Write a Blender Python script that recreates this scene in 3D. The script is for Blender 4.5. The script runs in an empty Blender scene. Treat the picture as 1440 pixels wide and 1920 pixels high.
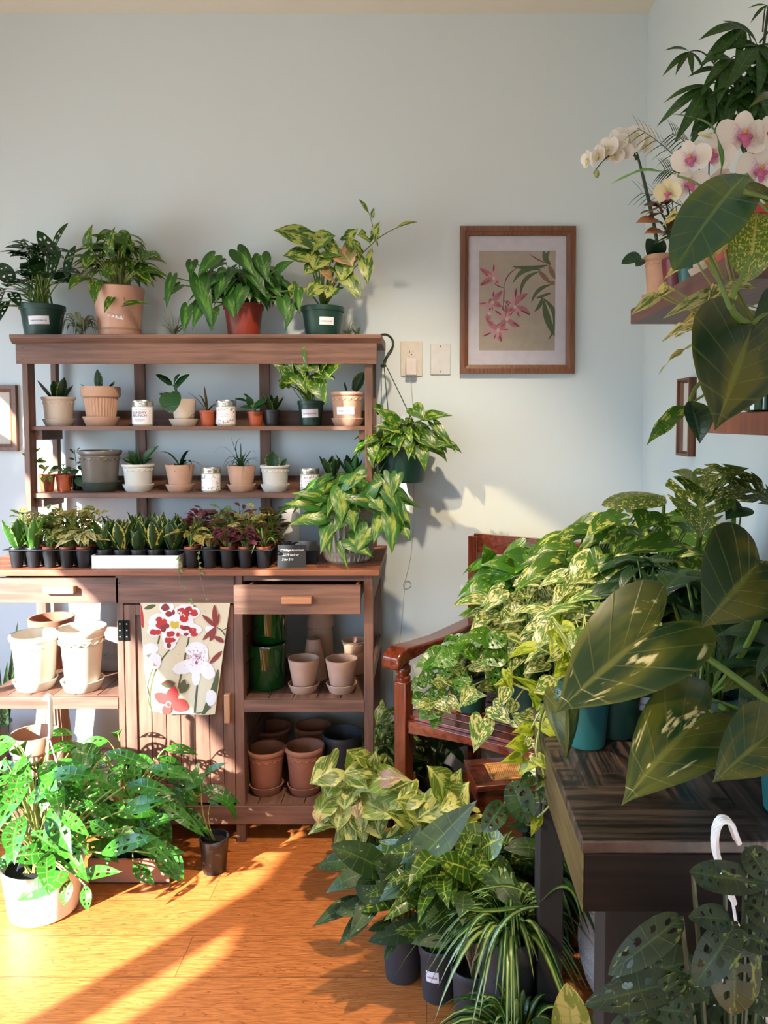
import bpy, math, random, zlib
from mathutils import Vector as V, Matrix, noise as mn
PI = math.pi
sc = bpy.context.scene
COL = sc.collection
F, H, PX, PY, PT = 1450.0, 1.385, 800.0, 866.0, math.radians(3)
cp, sp = math.cos(PT), math.sin(PT)
def at(px, py, Y):
    x, y = (px - PX) / F, -(py - PY) / F
    dy, dz = cp + y * sp, -sp + y * cp
    t = Y / dy
    return V((x * t, Y, H + dz * t))
def onz(px, py, z):
    x, y = (px - PX) / F, -(py - PY) / F
    dy, dz = cp + y * sp, -sp + y * cp
    t = (z - H) / dz
    return V((x * t, dy * t, z))
R = random.Random(3)
def seed(s):
    R.seed(zlib.crc32(s.encode()))
def lin(c):
    c /= 255.0
    return c / 12.92 if c <= .04045 else ((c + .055) / 1.055) ** 2.4
def hx(s):
    return (lin(int(s[0:2], 16)), lin(int(s[2:4], 16)), lin(int(s[4:6], 16)), 1)

# ---------------------------------------------------------------- materials
class N:
    def __init__(s, name):
        s.m = bpy.data.materials.new(name); s.m.use_nodes = True
        s.t = s.m.node_tree; s.t.nodes.clear()
        s.out = s.n('ShaderNodeOutputMaterial')
    def n(s, typ, **k):
        o = s.t.nodes.new(typ)
        for a, b in k.items():
            if a.startswith('i_'):
                a = a[2:].replace('_', ' ')
                o.inputs[int(a) if a.isdigit() else a].default_value = b
            else: setattr(o, a, b)
        return o
    def l(s, a, b): s.t.links.new(a, b)
    def set(s, sock, v):
        if hasattr(v, 'is_output'): s.l(v, sock)
        else: sock.default_value = v
    def math(s, op, a, b=None, c=None, clamp=False):
        o = s.n('ShaderNodeMath', operation=op); o.use_clamp = clamp
        s.set(o.inputs[0], a)
        if b is not None: s.set(o.inputs[1], b)
        if c is not None: s.set(o.inputs[2], c)
        return o.outputs[0]
    def step(s, v, a, b):
        o = s.n('ShaderNodeMapRange', interpolation_type='SMOOTHSTEP')
        s.set(o.inputs[0], v); o.inputs[1].default_value = a; o.inputs[2].default_value = b
        return o.outputs[0]
    def mix(s, f, a, b, mode='MIX'):
        o = s.n('ShaderNodeMix', data_type='RGBA', blend_type=mode)
        s.set(o.inputs[0], f); s.set(o.inputs[6], a); s.set(o.inputs[7], b)
        return o.outputs[2]
    def noise(s, vec, scale, detail=3, rough=.5):
        o = s.n('ShaderNodeTexNoise'); s.l(vec, o.inputs['Vector'])
        o.inputs['Scale'].default_value = scale; o.inputs['Detail'].default_value = detail
        o.inputs['Roughness'].default_value = rough
        return o.outputs[0]
    def obj(s, sc_=(1, 1, 1)):
        c = s.n('ShaderNodeTexCoord'); m = s.n('ShaderNodeMapping')
        s.l(c.outputs['Object'], m.inputs[0]); m.inputs['Scale'].default_value = sc_
        return m.outputs[0]
    def pbr(s, col, rough=.5, metal=0, bump=None, bs=.2, bd=.002, coat=0, spec=.5):
        p = s.n('ShaderNodeBsdfPrincipled')
        s.set(p.inputs['Base Color'], col); s.set(p.inputs['Roughness'], rough)
        p.inputs['Metallic'].default_value = metal
        p.inputs['Coat Weight'].default_value = coat; p.inputs['Coat Roughness'].default_value = .12
        p.inputs['Specular IOR Level'].default_value = spec
        if bump is not None:
            b = s.n('ShaderNodeBump'); b.inputs['Strength'].default_value = bs; b.inputs['Distance'].default_value = bd
            s.l(bump, b.inputs['Height']); s.l(b.outputs[0], p.inputs['Normal'])
        s.l(p.outputs[0], s.out.inputs[0])
        return p
def plain(name, c, rough=.5, metal=0, var=.12, scale=30, coat=0, bs=.15, spec=.5):
    n = N(name); v = n.obj(); f = n.noise(v, scale, 4)
    c = hx(c); d = tuple(x * (1 - var * 2) for x in c[:3]) + (1,)
    n.pbr(n.mix(f, d, c), rough, metal, f, bs, .001, coat, spec)
    return n.m
def wood(name, c1, c2, ax, rough=.5, sc_=1.0, coat=0):
    n = N(name); s = [26 * sc_] * 3; s[ax] = 1.6 * sc_
    v = n.obj(tuple(s)); f = n.noise(v, 2.2, 6, .62)
    g = n.noise(n.obj((3, 3, 3)), 1.5, 2)
    k = n.math('ADD', n.math('MULTIPLY', f, .75), n.math('MULTIPLY', g, .35))
    n.pbr(n.mix(n.step(k, .32, .75), hx(c1), hx(c2)), rough, 0, f, .25, .0015, coat)
    return n.m
def leafmat(name, c1, c2=None, mode=None, th=.55, k=0, ns=6, vein=None, va=.35, vk=9, rough=.38, tr=.3, st=(1, 1), sw=.035, two=None, vw=.5):
    """u across (0.5 = midrib), v along; the rnd layer makes each leaf its own"""
    n = N(name)
    if mode == 'c': sw = .1
    uv = n.n('ShaderNodeUVMap', uv_map='UVMap'); rn = n.n('ShaderNodeUVMap', uv_map='rnd')
    su = n.n('ShaderNodeSeparateXYZ'); n.l(uv.outputs[0], su.inputs[0])
    sr = n.n('ShaderNodeSeparateXYZ'); n.l(rn.outputs[0], sr.inputs[0])
    e = n.math('MULTIPLY', n.math('ABSOLUTE', n.math('SUBTRACT', su.outputs[0], .5)), 2)
    cb = n.n('ShaderNodeCombineXYZ')
    n.l(n.math('MULTIPLY', su.outputs[0], st[0]), cb.inputs[0]); n.l(n.math('MULTIPLY', su.outputs[1], st[1]), cb.inputs[1])
    n.l(n.math('MULTIPLY', sr.outputs[0], 37.0), cb.inputs[2])
    A = tuple(x * .62 for x in hx(c1)[:3]) + (1,); dk = tuple(x * .62 for x in A[:3]) + (1,); lt = (min(1, A[0] * 1.6), min(1, A[1] * 1.35), A[2] * 1.1, 1)
    nf = n.noise(cb.outputs[0], 3, 2)
    col = n.mix(sr.outputs[0], dk, lt)
    col = n.mix(n.math('MULTIPLY', nf, .5), col, A)
    if two: col = n.mix(n.step(n.noise(cb.outputs[0], 2.2, 3), .38, .62), col, tuple(x * .75 for x in hx(two)[:3]) + (1,))
    if c2:
        q = n.noise(cb.outputs[0], ns, 3, .6)
        q = n.math('ADD', q, n.math('MULTIPLY', e, k))
        if mode == 'rnd': q = n.math('ADD', q, n.math('MULTIPLY', sr.outputs[0], .12))
        col = n.mix(n.step(q, th - sw, th + sw), col, tuple(x * .8 for x in hx(c2)[:3]) + (1,))
    vn = hx(vein) if vein else lt
    mid = n.math('SUBTRACT', 1, n.step(e, .02, .09))
    sv = n.math('ABSOLUTE', n.math('SINE', n.math('MULTIPLY', su.outputs[1], vk * PI)))
    sv = n.math('MULTIPLY', n.math('SUBTRACT', 1, n.step(sv, .03, vw)), .5)
    m = n.math('MULTIPLY', n.math('MAXIMUM', mid, sv), va, clamp=True)
    col = n.mix(m, col, vn)
    p = n.n('ShaderNodeBsdfPrincipled'); n.l(col, p.inputs['Base Color']); p.inputs['Roughness'].default_value = rough
    b = n.n('ShaderNodeBump'); b.inputs['Strength'].default_value = .35; b.inputs['Distance'].default_value = .002
    n.l(n.math('SUBTRACT', nf, sv), b.inputs['Height']); n.l(b.outputs[0], p.inputs['Normal'])
    t = n.n('ShaderNodeBsdfTranslucent'); n.l(n.mix(.5, col, (.55, .75, .08, 1), 'MULTIPLY'), t.inputs[0])
    t2 = n.mix(1, col, (1.0, 1.1, .35, 1), 'MULTIPLY'); n.l(t2, t.inputs[0])
    x = n.n('ShaderNodeMixShader'); x.inputs[0].default_value = tr
    n.l(p.outputs[0], x.inputs[1]); n.l(t.outputs[0], x.inputs[2]); n.l(x.outputs[0], n.out.inputs[0])
    return n.m

# ---------------------------------------------------------------- mesh builder
def catm(P, t):
    n = len(P) - 1; x = min(max(t, 0), 1) * n; i = min(int(x), n - 1); u = x - i
    a, b, c, d = P[max(i - 1, 0)], P[i], P[i + 1], P[min(i + 2, n)]
    r = []
    for k in range(len(b)):
        r.append(.5 * (2 * b[k] + (c[k] - a[k]) * u + (2 * a[k] - 5 * b[k] + 4 * c[k] - d[k]) * u * u + (3 * b[k] - a[k] - 3 * c[k] + d[k]) * u ** 3))
    return r
OUT = {
 'heart': [(0, 0), (-.13, .12), (-.19, .27), (-.13, .42), (.04, .5), (.25, .47), (.48, .35), (.7, .2), (.88, .07), (1, 0)],
 'big': [(0, 0), (-.12, .08), (-.24, .2), (-.27, .34), (-.16, .47), (.06, .52), (.32, .46), (.56, .35), (.78, .18), (.92, .05), (1, 0)],
 'lance': [(0, .02), (.05, .16), (.18, .37), (.36, .5), (.56, .46), (.76, .29), (.92, .09), (1, 0)],
 'oval': [(0, .02), (.03, .22), (.16, .42), (.4, .5), (.64, .45), (.84, .29), (.95, .12), (1, 0)],
 'strap': [(0, .3), (.1, .42), (.3, .5), (.6, .44), (.8, .28), (1, 0)],
 'sans': [(0, .24), (.2, .4), (.45, .5), (.7, .43), (.88, .22), (1, 0)],
 'arrow': [(0, 0), (-.14, .08), (-.36, .26), (-.45, .4), (-.28, .44), (-.08, .34), (.12, .37), (.34, .4), (.6, .29), (.84, .1), (1, 0)],
 'petal': [(0, .06), (.1, .26), (.32, .47), (.6, .52), (.85, .37), (.97, .16), (1, 0)],
 'round': [(0, 0), (-.12, .2), (-.02, .42), (.25, .54), (.55, .5), (.82, .3), (.96, .1), (1, 0)],
}
class M:
    def __init__(s):
        s.v = []; s.f = []; s.mi = []; s.uv = []; s.r = []
    def quad(s, ids, mi=0, uv=None, r=0.):
        s.f.append(ids); s.mi.append(mi); s.uv.append(uv); s.r.append(r)
    def box(s, x0, x1, y0, y1, z0, z1, mi=0, X=None):
        b = len(s.v)
        for z in (z0, z1):
            for x, y in ((x0, y0), (x1, y0), (x1, y1), (x0, y1)):
                p = V((x, y, z)); s.v.append(X @ p if X else p)
        for q in ((3, 2, 1, 0), (4, 5, 6, 7), (0, 1, 5, 4), (1, 2, 6, 5), (2, 3, 7, 6), (3, 0, 4, 7)):
            s.quad([b + i for i in q], mi)
    def prism(s, P, y0, y1, mi=0, X=None, ax=1):
        """polygon P of (a,b): a=x,b=z extruded along y (ax=1); ax=0: a=y,b=z along x; ax=2: a=x,b=y along z"""
        b = len(s.v); n = len(P)
        for y in (y0, y1):
            for p in P:
                q = V((p[0], y, p[1])) if ax == 1 else V((y, p[0], p[1])) if ax == 0 else V((p[0], p[1], y))
                s.v.append(X @ q if X else q)
        s.quad([b + i for i in range(n)], mi); s.quad([b + n + i for i in reversed(range(n))], mi)
        for i in range(n):
            j = (i + 1) % n; s.quad([b + i, b + n + i, b + n + j, b + j], mi)
    def lathe(s, prof, c=(0, 0, 0), seg=32, rf=None, mi=0, X=None, sx=1, sy=1):
        b = len(s.v); n = len(prof)
        for k in range(seg):
            a = 2 * PI * k / seg
            for i, (r, z) in enumerate(prof):
                rr = r * (rf(a, i) if rf else 1)
                p = V((c[0] + rr * math.cos(a) * sx, c[1] + rr * math.sin(a) * sy, c[2] + z)); s.v.append(X @ p if X else p)
        for k in range(seg):
            k2 = (k + 1) % seg
            for i in range(n - 1):
                s.quad([b + k * n + i, b + k2 * n + i, b + k2 * n + i + 1, b + k * n + i + 1], mi)
        if prof[0][0] > 1e-6: s.quad([b + k * n for k in reversed(range(seg))], mi)
        if prof[-1][0] > 1e-6: s.quad([b + k * n + n - 1 for k in range(seg)], mi)
    def tube(s, P, r0, r1=None, seg=6, mi=0, rnd=0., X=None):
        if r1 is None: r1 = r0
        n = len(P); b = len(s.v); P = [V(p) for p in P]; up = V((.31, .17, .94))
        for i, p in enumerate(P):
            d = (P[min(i + 1, n - 1)] - P[max(i - 1, 0)])
            d = d.normalized() if d.length > 1e-9 else V((0, 0, 1))
            a = d.cross(up)
            if a.length < .05: a = d.cross(V((1, 0, 0)))
            a.normalize(); c = d.cross(a); r = r0 + (r1 - r0) * i / (n - 1)
            for k in range(seg):
                q = p + (a * math.cos(2 * PI * k / seg) + c * math.sin(2 * PI * k / seg)) * r
                s.v.append(X @ q if X else q)
        for i in range(n - 1):
            for k in range(seg):
                k2 = (k + 1) % seg
                s.quad([b + i * seg + k, b + (i + 1) * seg + k, b + (i + 1) * seg + k2, b + i * seg + k2], mi, None, rnd)
        s.quad([b + k for k in range(seg)], mi); s.quad([b + (n - 1) * seg + k for k in reversed(range(seg))], mi)
    def bez(s, a, m, c, r0, r1, seg=5, n=7, rnd=0., mi=0):
        s.tube([a * (1 - t) ** 2 + m * 2 * t * (1 - t) + c * t * t for t in [i / n for i in range(n + 1)]], r0, r1, seg, mi, rnd)
    def ball(s, c, rx, ry, rz, mi=0, seg=10, X=None):
        n = 7
        s.lathe([(max(1e-7, math.sin(PI * i / n)) , -math.cos(PI * i / n)) for i in range(n + 1)], (0, 0, 0), seg, None, mi,
                (X or Matrix()) @ Matrix.Translation(c) @ Matrix.Diagonal((rx, ry, rz, 1)))
    def leaf(s, base, tip, W, n, shape='heart', arch=.1, fold=.1, wav=0., rows=9, K=3, hole=0, mi=0, bend=0., curl=0.):
        d = tip - base; L = d.length
        if L < 1e-5: return
        d = d / L; sd = d.cross(n)
        if sd.length < .02: sd = d.cross(V((.3, -.8, .5)))
        sd.normalize(); n = sd.cross(d).normalized(); r = R.random(); ph = R.uniform(0, 6)
        P = OUT[shape]; cf, sf = math.cos(fold), math.sin(fold)
        EL = []
        if hole: rows, K = (26, 8) if rows >= 12 else (15, 5)
        if hole in (1, 3): EL = [(x + R.uniform(-.02, .02), R.uniform(.36, .46), R.uniform(.028, .045), R.uniform(.17, .26), sg) for x in (.2, .36, .52, .68) for sg in (-1, 1) if R.random() < .85]
        if hole == 2: EL = [(x, 1.0, .022, R.uniform(.5, .62), sg) for x in (.34, .5, .66) for sg in (-1, 1)] + [(x, .25, .015, .09, sg) for x in (.3, .45) for sg in (-1, 1)]
        O = [catm(P, i / rows) for i in range(rows + 1)]
        def pos(a, b, sg, st):
            q = base + d * (L * a) + n * (arch * L * (1 - (2 * a - 1) ** 2) + wav * W * b * math.sin(st * 17 + ph + sg)) + sd * (sg * b * W * cf + bend * L * a * a)
            return q + n * (b * W * sf - curl * W * b * b * 4)
        b0 = len(s.v); mid = []
        for i in range(rows + 1):
            mid.append(len(s.v)); s.v.append(pos(i / rows, 0, 1, 0))
        for sg in (-1, 1):
            G = []; U = []; E = [e for e in EL if e[4] == sg]
            for i in range(rows + 1):
                row = [mid[i]]; ur = [(i / rows, 0)]
                for k in range(1, K + 1):
                    st, u = i / rows, k / K
                    if 0 < i < rows:
                        for (es, eu, rs, ru, _) in E:
                            x, y = (st - es) / rs, (u - eu) / ru; dd = math.hypot(x, y)
                            if .55 < dd < 1.45 and dd > 1e-6:
                                ns, nu = es + x / dd * rs, eu + y / dd * ru
                                if nu < 1: st, u = ns, (nu if k < K else 1)
                    a, b = catm(P, st); b = max(b, 0); ur.append((st, u))
                    if i == rows or (i == 0 and b < .03): row.append(mid[i]); continue
                    row.append(len(s.v)); s.v.append(pos(st + (a - st) * u, b * u, sg, st))
                G.append(row); U.append(ur)
            for i in range(rows):
                for k in range(K):
                    if E:
                        cs = sum(U[x][y][0] for x, y in ((i, k), (i + 1, k), (i + 1, k + 1), (i, k + 1))) / 4
                        cu = sum(U[x][y][1] for x, y in ((i, k), (i + 1, k), (i + 1, k + 1), (i, k + 1))) / 4
                        if any(math.hypot((cs - e[0]) / e[2], (cu - e[1]) / e[3]) < .93 for e in E): continue
                    q = [G[i][k], G[i + 1][k], G[i + 1][k + 1], G[i][k + 1]]
                    w = [(.5 + sg * .5 * k / K, i / rows), (.5 + sg * .5 * k / K, (i + 1) / rows), (.5 + sg * .5 * (k + 1) / K, (i + 1) / rows), (.5 + sg * .5 * (k + 1) / K, i / rows)]
                    qq, ww = [], []
                    for x, y in zip(q, w):
                        if x not in qq: qq.append(x); ww.append(y)
                    if len(qq) < 3: continue
                    if sg < 0: qq.reverse(); ww.reverse()
                    s.quad(qq, mi, ww, r)
    def ribbon(s, a, m, c, W, mi=0, n=9, fold=.35, taper=.75):
        b = len(s.v); r = R.random(); g = V((0, 0, 1))
        T = [i / n for i in range(n + 1)]
        hd = (c - a); hd.z = 0
        if hd.length < 1e-4: hd = V((1, 0, 0))
        sd0 = hd.cross(g).normalized()
        for t in T:
            p = a * (1 - t) ** 2 + m * 2 * t * (1 - t) + c * t * t
            tg = ((m - a) * (1 - t) + (c - m) * t).normalized(); nn = sd0.cross(tg).normalized()
            w = W * .5 * (min(1, .55 + 2.2 * t)) * (1 - max(0, (t - (1 - taper)) / taper) ** 2 + .001)
            s.v += [p - sd0 * w + nn * w * fold, p, p + sd0 * w + nn * w * fold]
        for i in range(n):
            for k in (0, 1):
                u0 = k * .5; u1 = u0 + .5
                s.quad([b + i * 3 + k, b + i * 3 + k + 1, b + i * 3 + 4 + k, b + i * 3 + 3 + k], mi,
                       [(u0, T[i]), (u1, T[i]), (u1, T[i + 1]), (u0, T[i + 1])], r)
ORG = {}
def root(o):
    while o.parent: o = o.parent
    return o
def build(m, name, mats, parent=None, bevel=0, ang=38, org=None, label=None, cat=None, group=None, kind=None, seg=2):
    if not m.f: return None
    me = bpy.data.meshes.new(name)
    if name in ('foliage', 'leaf', 'stems', 'flower', 'rosette'):
        for v in m.v: v.x = min(v.x, .806); v.y = min(v.y, 2.977)
    o_ = ORG[root(parent).name] if parent else V(org if org is not None else (0, 0, 0))
    me.from_pydata([tuple(v - o_) for v in m.v], [], m.f)
    if not isinstance(mats, (list, tuple)): mats = [mats]
    for x in mats: me.materials.append(x)
    me.polygons.foreach_set('material_index', m.mi)
    me.polygons.foreach_set('use_smooth', [True] * len(m.f))
    if any(u is not None for u in m.uv):
        a = me.uv_layers.new(name='UVMap'); b = me.uv_layers.new(name='rnd'); A = []; B = []
        for f, u, r in zip(m.f, m.uv, m.r):
            for i in range(len(f)):
                A += u[i] if u else (.3, .5); B += (r, .5)
        a.data.foreach_set('uv', A); b.data.foreach_set('uv', B)
    me.set_sharp_from_angle(angle=math.radians(ang)); me.update()
    o = bpy.data.objects.new(name, me); COL.objects.link(o)
    if parent: o.parent = parent
    else: o.location = o_; ORG[o.name] = o_
    if bevel:
        b = o.modifiers.new('bevel', 'BEVEL'); b.width = bevel; b.segments = seg; b.limit_method = 'ANGLE'; b.angle_limit = .7
    if label and parent is None: o['label'] = label; o['category'] = cat
    elif label: o['label'] = label
    if group: o['group'] = group
    if kind: o['kind'] = kind
    return o
def thing(name, loc, label, cat, group=None):
    o = bpy.data.objects.new(name, None); COL.objects.link(o); o.location = loc; o.empty_display_size = .03
    o['label'] = label; o['category'] = cat; ORG[o.name] = V(loc)
    if group: o['group'] = group
    return o
def copytree(src, loc, label=None, rz=0, scale=1):
    c = src.copy(); COL.objects.link(c); c.location = loc; c.rotation_euler = (0, 0, rz); c.scale = (scale,) * 3
    if label: c['label'] = label
    for ch in src.children:
        d = ch.copy(); COL.objects.link(d); d.parent = c
        for g in ch.children:
            e = g.copy(); COL.objects.link(e); e.parent = d
    return c
# ---------------------------------------------------------------- shared materials
WH = wood('bench_wood_horizontal', '4a3226', '7c5848', 0, .55)
WV = wood('bench_wood_vertical', '4a3226', '7c5848', 2, .55)
WT = wood('bench_top_wood', '5e3624', '965a3a', 0, .5)
CH = wood('chair_wood', '42160c', '7c3a22', 0, .22, 1.3, .5)
CHV = wood('chair_wood_upright', '42160c', '7c3a22', 2, .22, 1.3, .5)
DK = wood('table_dark_wood', '080504', '1a120e', 0, .42, 1.5)
DK_LIT = wood('table_lit_side_wood', '332a18', '5c5030', 1, .5, 1.5)  # lighter greenish tone paints in the light on the table's left side
FRW = wood('frame_wood', '4a2a18', '7c4e30', 2, .4, 2)
for _m in (DK, DK_LIT):
    _p = next(n for n in _m.node_tree.nodes if n.type == 'BSDF_PRINCIPLED'); _p.inputs['Specular IOR Level'].default_value = .2; _p.inputs['Roughness'].default_value = .65
SHW = wood('shelf_wood', '4a3230', '6a4a44', 1, .5)
TERRA = plain('terracotta', 'b48468', .85, 0, .14, 40, bs=.3)
TERRAP = plain('pale_terracotta', 'c49c84', .85, 0, .14, 30, bs=.3)
TERRAR = plain('red_terracotta', 'a06a52', .85, 0, .14, 30, bs=.3)
CREAM = plain('cream_clay', 'c8b8a8', .7, 0, .06, 30)
WHITEP = plain('white_clay', 'cdcac2', .6, 0, .05, 30)
CHALK = plain('chalky_clay', 'd6cbbb', .8, 0, .08, 14, bs=.3)
GREYP = plain('grey_glaze', '716a63', .28, 0, .15, 25, coat=.4)
GREYC = plain('grey_clay', '8c8680', .7, 0, .12, 25)
NGREEN = plain('nursery_green_plastic', '123a30', .42, 0, .08, 60)
NTEAL = plain('nursery_teal_plastic', '1c5a5c', .42, 0, .08, 60)
NRED = plain('red_brown_plastic', '8c3220', .4, 0, .08, 60)
NORANGE = plain('terracotta_plastic', 'a8502e', .5, 0, .08, 60)
NBLACK = plain('black_plastic', '1a1d22', .42, 0, .1, 60)
NGREY = plain('dark_grey_plastic', '33353a', .55, 0, .1, 60)
GREENG = plain('green_glaze', '0f4a1c', .08, 0, .25, 20, coat=1)
WPL = plain('white_plastic', 'e4e6e6', .35, 0, .02, 60)
SOIL = plain('potting_soil', '1d130c', .95, 0, .4, 160, bs=1)
PAPER = plain('white_paper', 'e6e2ea', .6, 0, .02, 60)
INK = plain('ink', '8a8698', .6, 0, 0, 60)
INKD = plain('dark_ink', '3a3838', .6, 0, 0, 60)
STEM = plain('green_stem', '5d7a2c', .5, 0, .2, 40)
STEMP = plain('pale_stem', '93a05a', .5, 0, .2, 40)
STEMD = plain('dark_stem', '2c3a1c', .5, 0, .2, 40)
STEMT = plain('tan_stem', '8a7450', .6, 0, .2, 40)
BLK = plain('black_metal', '101112', .35, .6, .05, 60)
SILV = plain('silver_lid', 'c9cbc4', .25, .9, .03, 60)
DGR = plain('hanger_green_plastic', '1e3022', .3, 0, .05, 60)

# ---------------------------------------------------------------- room
def wallmat(name, c):
    n = N(name); f = n.noise(n.obj(), 90, 4)
    n.pbr(hx(c), .85, 0, f, .06, .002, 0, .25); return n.m
WALL = wallmat('wall_paint', 'd0dadd'); CEIL = wallmat('ceiling_paint', 'e8e2d2'); TRIM = wallmat('trim_paint', 'e8e8e6')
def floormat():
    n = N('oak_floor')
    tc = n.n('ShaderNodeTexCoord'); br = n.n('ShaderNodeTexBrick'); n.l(tc.outputs['Object'], br.inputs[0])
    for k, v in (('Scale', 1.0), ('Mortar Size', .0012), ('Mortar Smooth', .4), ('Brick Width', 1.7), ('Row Height', .155), ('Bias', 0)):
        br.inputs[k].default_value = v
    br.inputs['Color1'].default_value = (.2, .2, .2, 1); br.inputs['Color2'].default_value = (.8, .8, .8, 1); br.inputs['Mortar'].default_value = (.5, .5, .5, 1)
    br.offset = .37; br.offset_frequency = 2
    sx = n.n('ShaderNodeSeparateXYZ'); n.l(tc.outputs['Object'], sx.inputs[0])
    row = n.math('FLOOR', n.math('DIVIDE', sx.outputs[1], .155))
    cb = n.n('ShaderNodeCombineXYZ'); n.l(n.math('MULTIPLY', sx.outputs[0], 1.3), cb.inputs[0]); n.l(n.math('MULTIPLY', sx.outputs[1], 15), cb.inputs[1])
    n.l(n.math('ADD', n.math('MULTIPLY', row, 3.7), n.math('MULTIPLY', br.outputs[0], 5)), cb.inputs[2])
    w = n.noise(cb.outputs[0], 1.4, 2)
    cb2 = n.n('ShaderNodeCombineXYZ'); n.l(sx.outputs[0], cb2.inputs[0]); n.l(sx.outputs[1], cb2.inputs[1]); n.l(n.math('MULTIPLY', row, 1.7), cb2.inputs[2])
    rings = n.math('ABSOLUTE', n.math('SINE', n.math('MULTIPLY', w, 85)))
    fine = n.n('ShaderNodeMapping'); n.l(cb.outputs[0], fine.inputs[0]); fine.inputs['Scale'].default_value = (5, 8, 1)
    fg = n.noise(fine.outputs[0], 3, 5, .7)
    c = n.mix(n.step(fg, .3, .66), hx('9a4c20'), hx('d58244'))
    c = n.mix(n.math('MULTIPLY', n.math('SUBTRACT', 1, n.step(rings, .0, .4)), .6), c, hx('73340f'))
    c = n.mix(n.math('MULTIPLY', br.outputs[0], .22), c, hx('d68a4c'))
    c = n.mix(n.math('MULTIPLY', br.outputs['Fac'], .75), c, hx('5c2c12'))
    n.pbr(c, n.math('ADD', .3, n.math('MULTIPLY', fg, .12)), 0, n.math('SUBTRACT', fg, br.outputs['Fac']), .15, .001, 0, .4)
    return n.m
XL, XR, YF, YB, ZC = -2.2, .83, -5.2, 2.98, 2.911
m = M(); m.box(XL - .12, 1.0, YF - .1, YB + .12, -.1, 0); build(m, 'floor', floormat(), kind='structure')
m = M(); m.box(XL - .12, 1.0, YF - .1, YB + .12, ZC, ZC + .1); build(m, 'ceiling', CEIL, kind='structure')
m = M(); m.box(XL - .12, XR + .1, YB, YB + .12, 0, ZC); build(m, 'wall_back', WALL, kind='structure')
m = M(); m.box(XR, XR + .12, YF, YB, 0, ZC); m.box(XR - .02, XR, YF, 2.33, 0, ZC)
build(m, 'wall_right', WALL, kind='structure', bevel=.002)
# left wall: openings shaped to the sun patches; an unseen added panel slants the first
m = M()
def wp(y0, y1, z0, z1): m.box(XL - .03, XL, y0, y1, z0, z1)
wp(2.62, YB, 0, ZC); wp(2.12, 2.62, 0, 1.73); wp(.09, 2.12, 0, .6)
wp(.32, 2.62, 2.88, ZC)
wp(-.05, .09, 0, 1.9); wp(.09, .32, 1.86, 1.9); wp(-.2, -.05, 0, .5); wp(-.2, -.05, 1.17, 1.9); wp(-2.1, -.2, 0, 1.9)
wp(-2.1, .32, 2.88, ZC); wp(-3.1, -2.1, 0, ZC)
wp(-4.9, -3.1, 0, 1.0); wp(-4.9, -3.1, 2.6, ZC); wp(YF, -4.9, 0, ZC)
build(m, 'wall_left', WALL, kind='structure')
m = M()
m.prism([(.07, 1.2), (.3, 1.27), (.56, 1.42), (.83, 1.55), (1.02, 1.62), (1.3, 1.67), (1.45, 1.68), (1.75, 1.8), (2.25, 1.9), (2.63, 1.9), (2.63, 2.9), (.33, 2.9), (.33, 1.88), (.07, 1.88)], XL - .05, XL - .035, ax=0)
BAFFLE = plain('sun_baffle_beige', 'b8b2a4', .9)
build(m, 'sun_baffle', BAFFLE, label='unseen beige panel added to shape the sun through the left-hand window', cat='sun_baffle', org=(XL, 1.5, 2.8))
m = M()
for a, b in ((YF + .0, 0),):
    m.box(XL - .1, XL + .6, YF - .1, YF, 0, ZC); m.box(XR - .3, XR + .1, YF - .1, YF, 0, ZC)
    m.box(XL + .6, XR - .3, YF - .1, YF, 0, .9); m.box(XL + .6, XR - .3, YF - .1, YF, 2.7, ZC); m.box(-1.0, XR - .3, YF - .1, YF, .9, 2.7)
    for x in (-1.1,): m.box(x, x + .06, YF - .08, YF - .02, .9, 2.7)
build(m, 'wall_front', WALL, kind='structure')
# unseen tinted pane added in the high opening to dim the sun
def thinglass(name, tint, gl=.08, rough=0.02):
    n = N(name); t = n.n('ShaderNodeBsdfTransparent'); t.inputs[0].default_value = tint
    g = n.n('ShaderNodeBsdfGlossy'); g.inputs['Roughness'].default_value = rough
    lw = n.n('ShaderNodeLayerWeight'); lw.inputs[0].default_value = .35
    x = n.n('ShaderNodeMixShader'); n.l(n.math('MULTIPLY', lw.outputs['Fresnel'], gl * 10, clamp=True), x.inputs[0])
    n.l(t.outputs[0], x.inputs[1]); n.l(g.outputs[0], x.inputs[2]); n.l(x.outputs[0], n.out.inputs[0]); return n.m
m = M(); m.box(XL - .02, XL - .014, -2.1, .32, 1.86, 2.88)
build(m, 'sun_dimming_pane', thinglass('sun_dimming_glass', (.3, .26, .2, 1), .02), kind='structure')

# ---------------------------------------------------------------- light
sun = bpy.data.lights.new('sun', 'SUN'); sun.energy = 30; sun.angle = .014; sun.color = (1, .98, .9)
so = bpy.data.objects.new('sun', sun); COL.objects.link(so)
so.rotation_euler = V((.8, 1, -.55)).to_track_quat('-Z', 'Y').to_euler(); so.location = (-6, -4, 5)
w = bpy.data.worlds.new('sky'); sc.world = w; w.use_nodes = True
nt = w.node_tree; bg = nt.nodes['Background']
tcw = nt.nodes.new('ShaderNodeTexCoord'); sx = nt.nodes.new('ShaderNodeSeparateXYZ'); rp = nt.nodes.new('ShaderNodeValToRGB')
nt.links.new(tcw.outputs['Generated'], sx.inputs[0]); nt.links.new(sx.outputs[2], rp.inputs[0]); nt.links.new(rp.outputs[0], bg.inputs[0])
rp.color_ramp.elements[0].position = 0.0; rp.color_ramp.elements[0].color = (.34, .36, .34, 1)
rp.color_ramp.elements[1].position = .5; rp.color_ramp.elements[1].color = (.38, .6, 1, 1)
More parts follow.
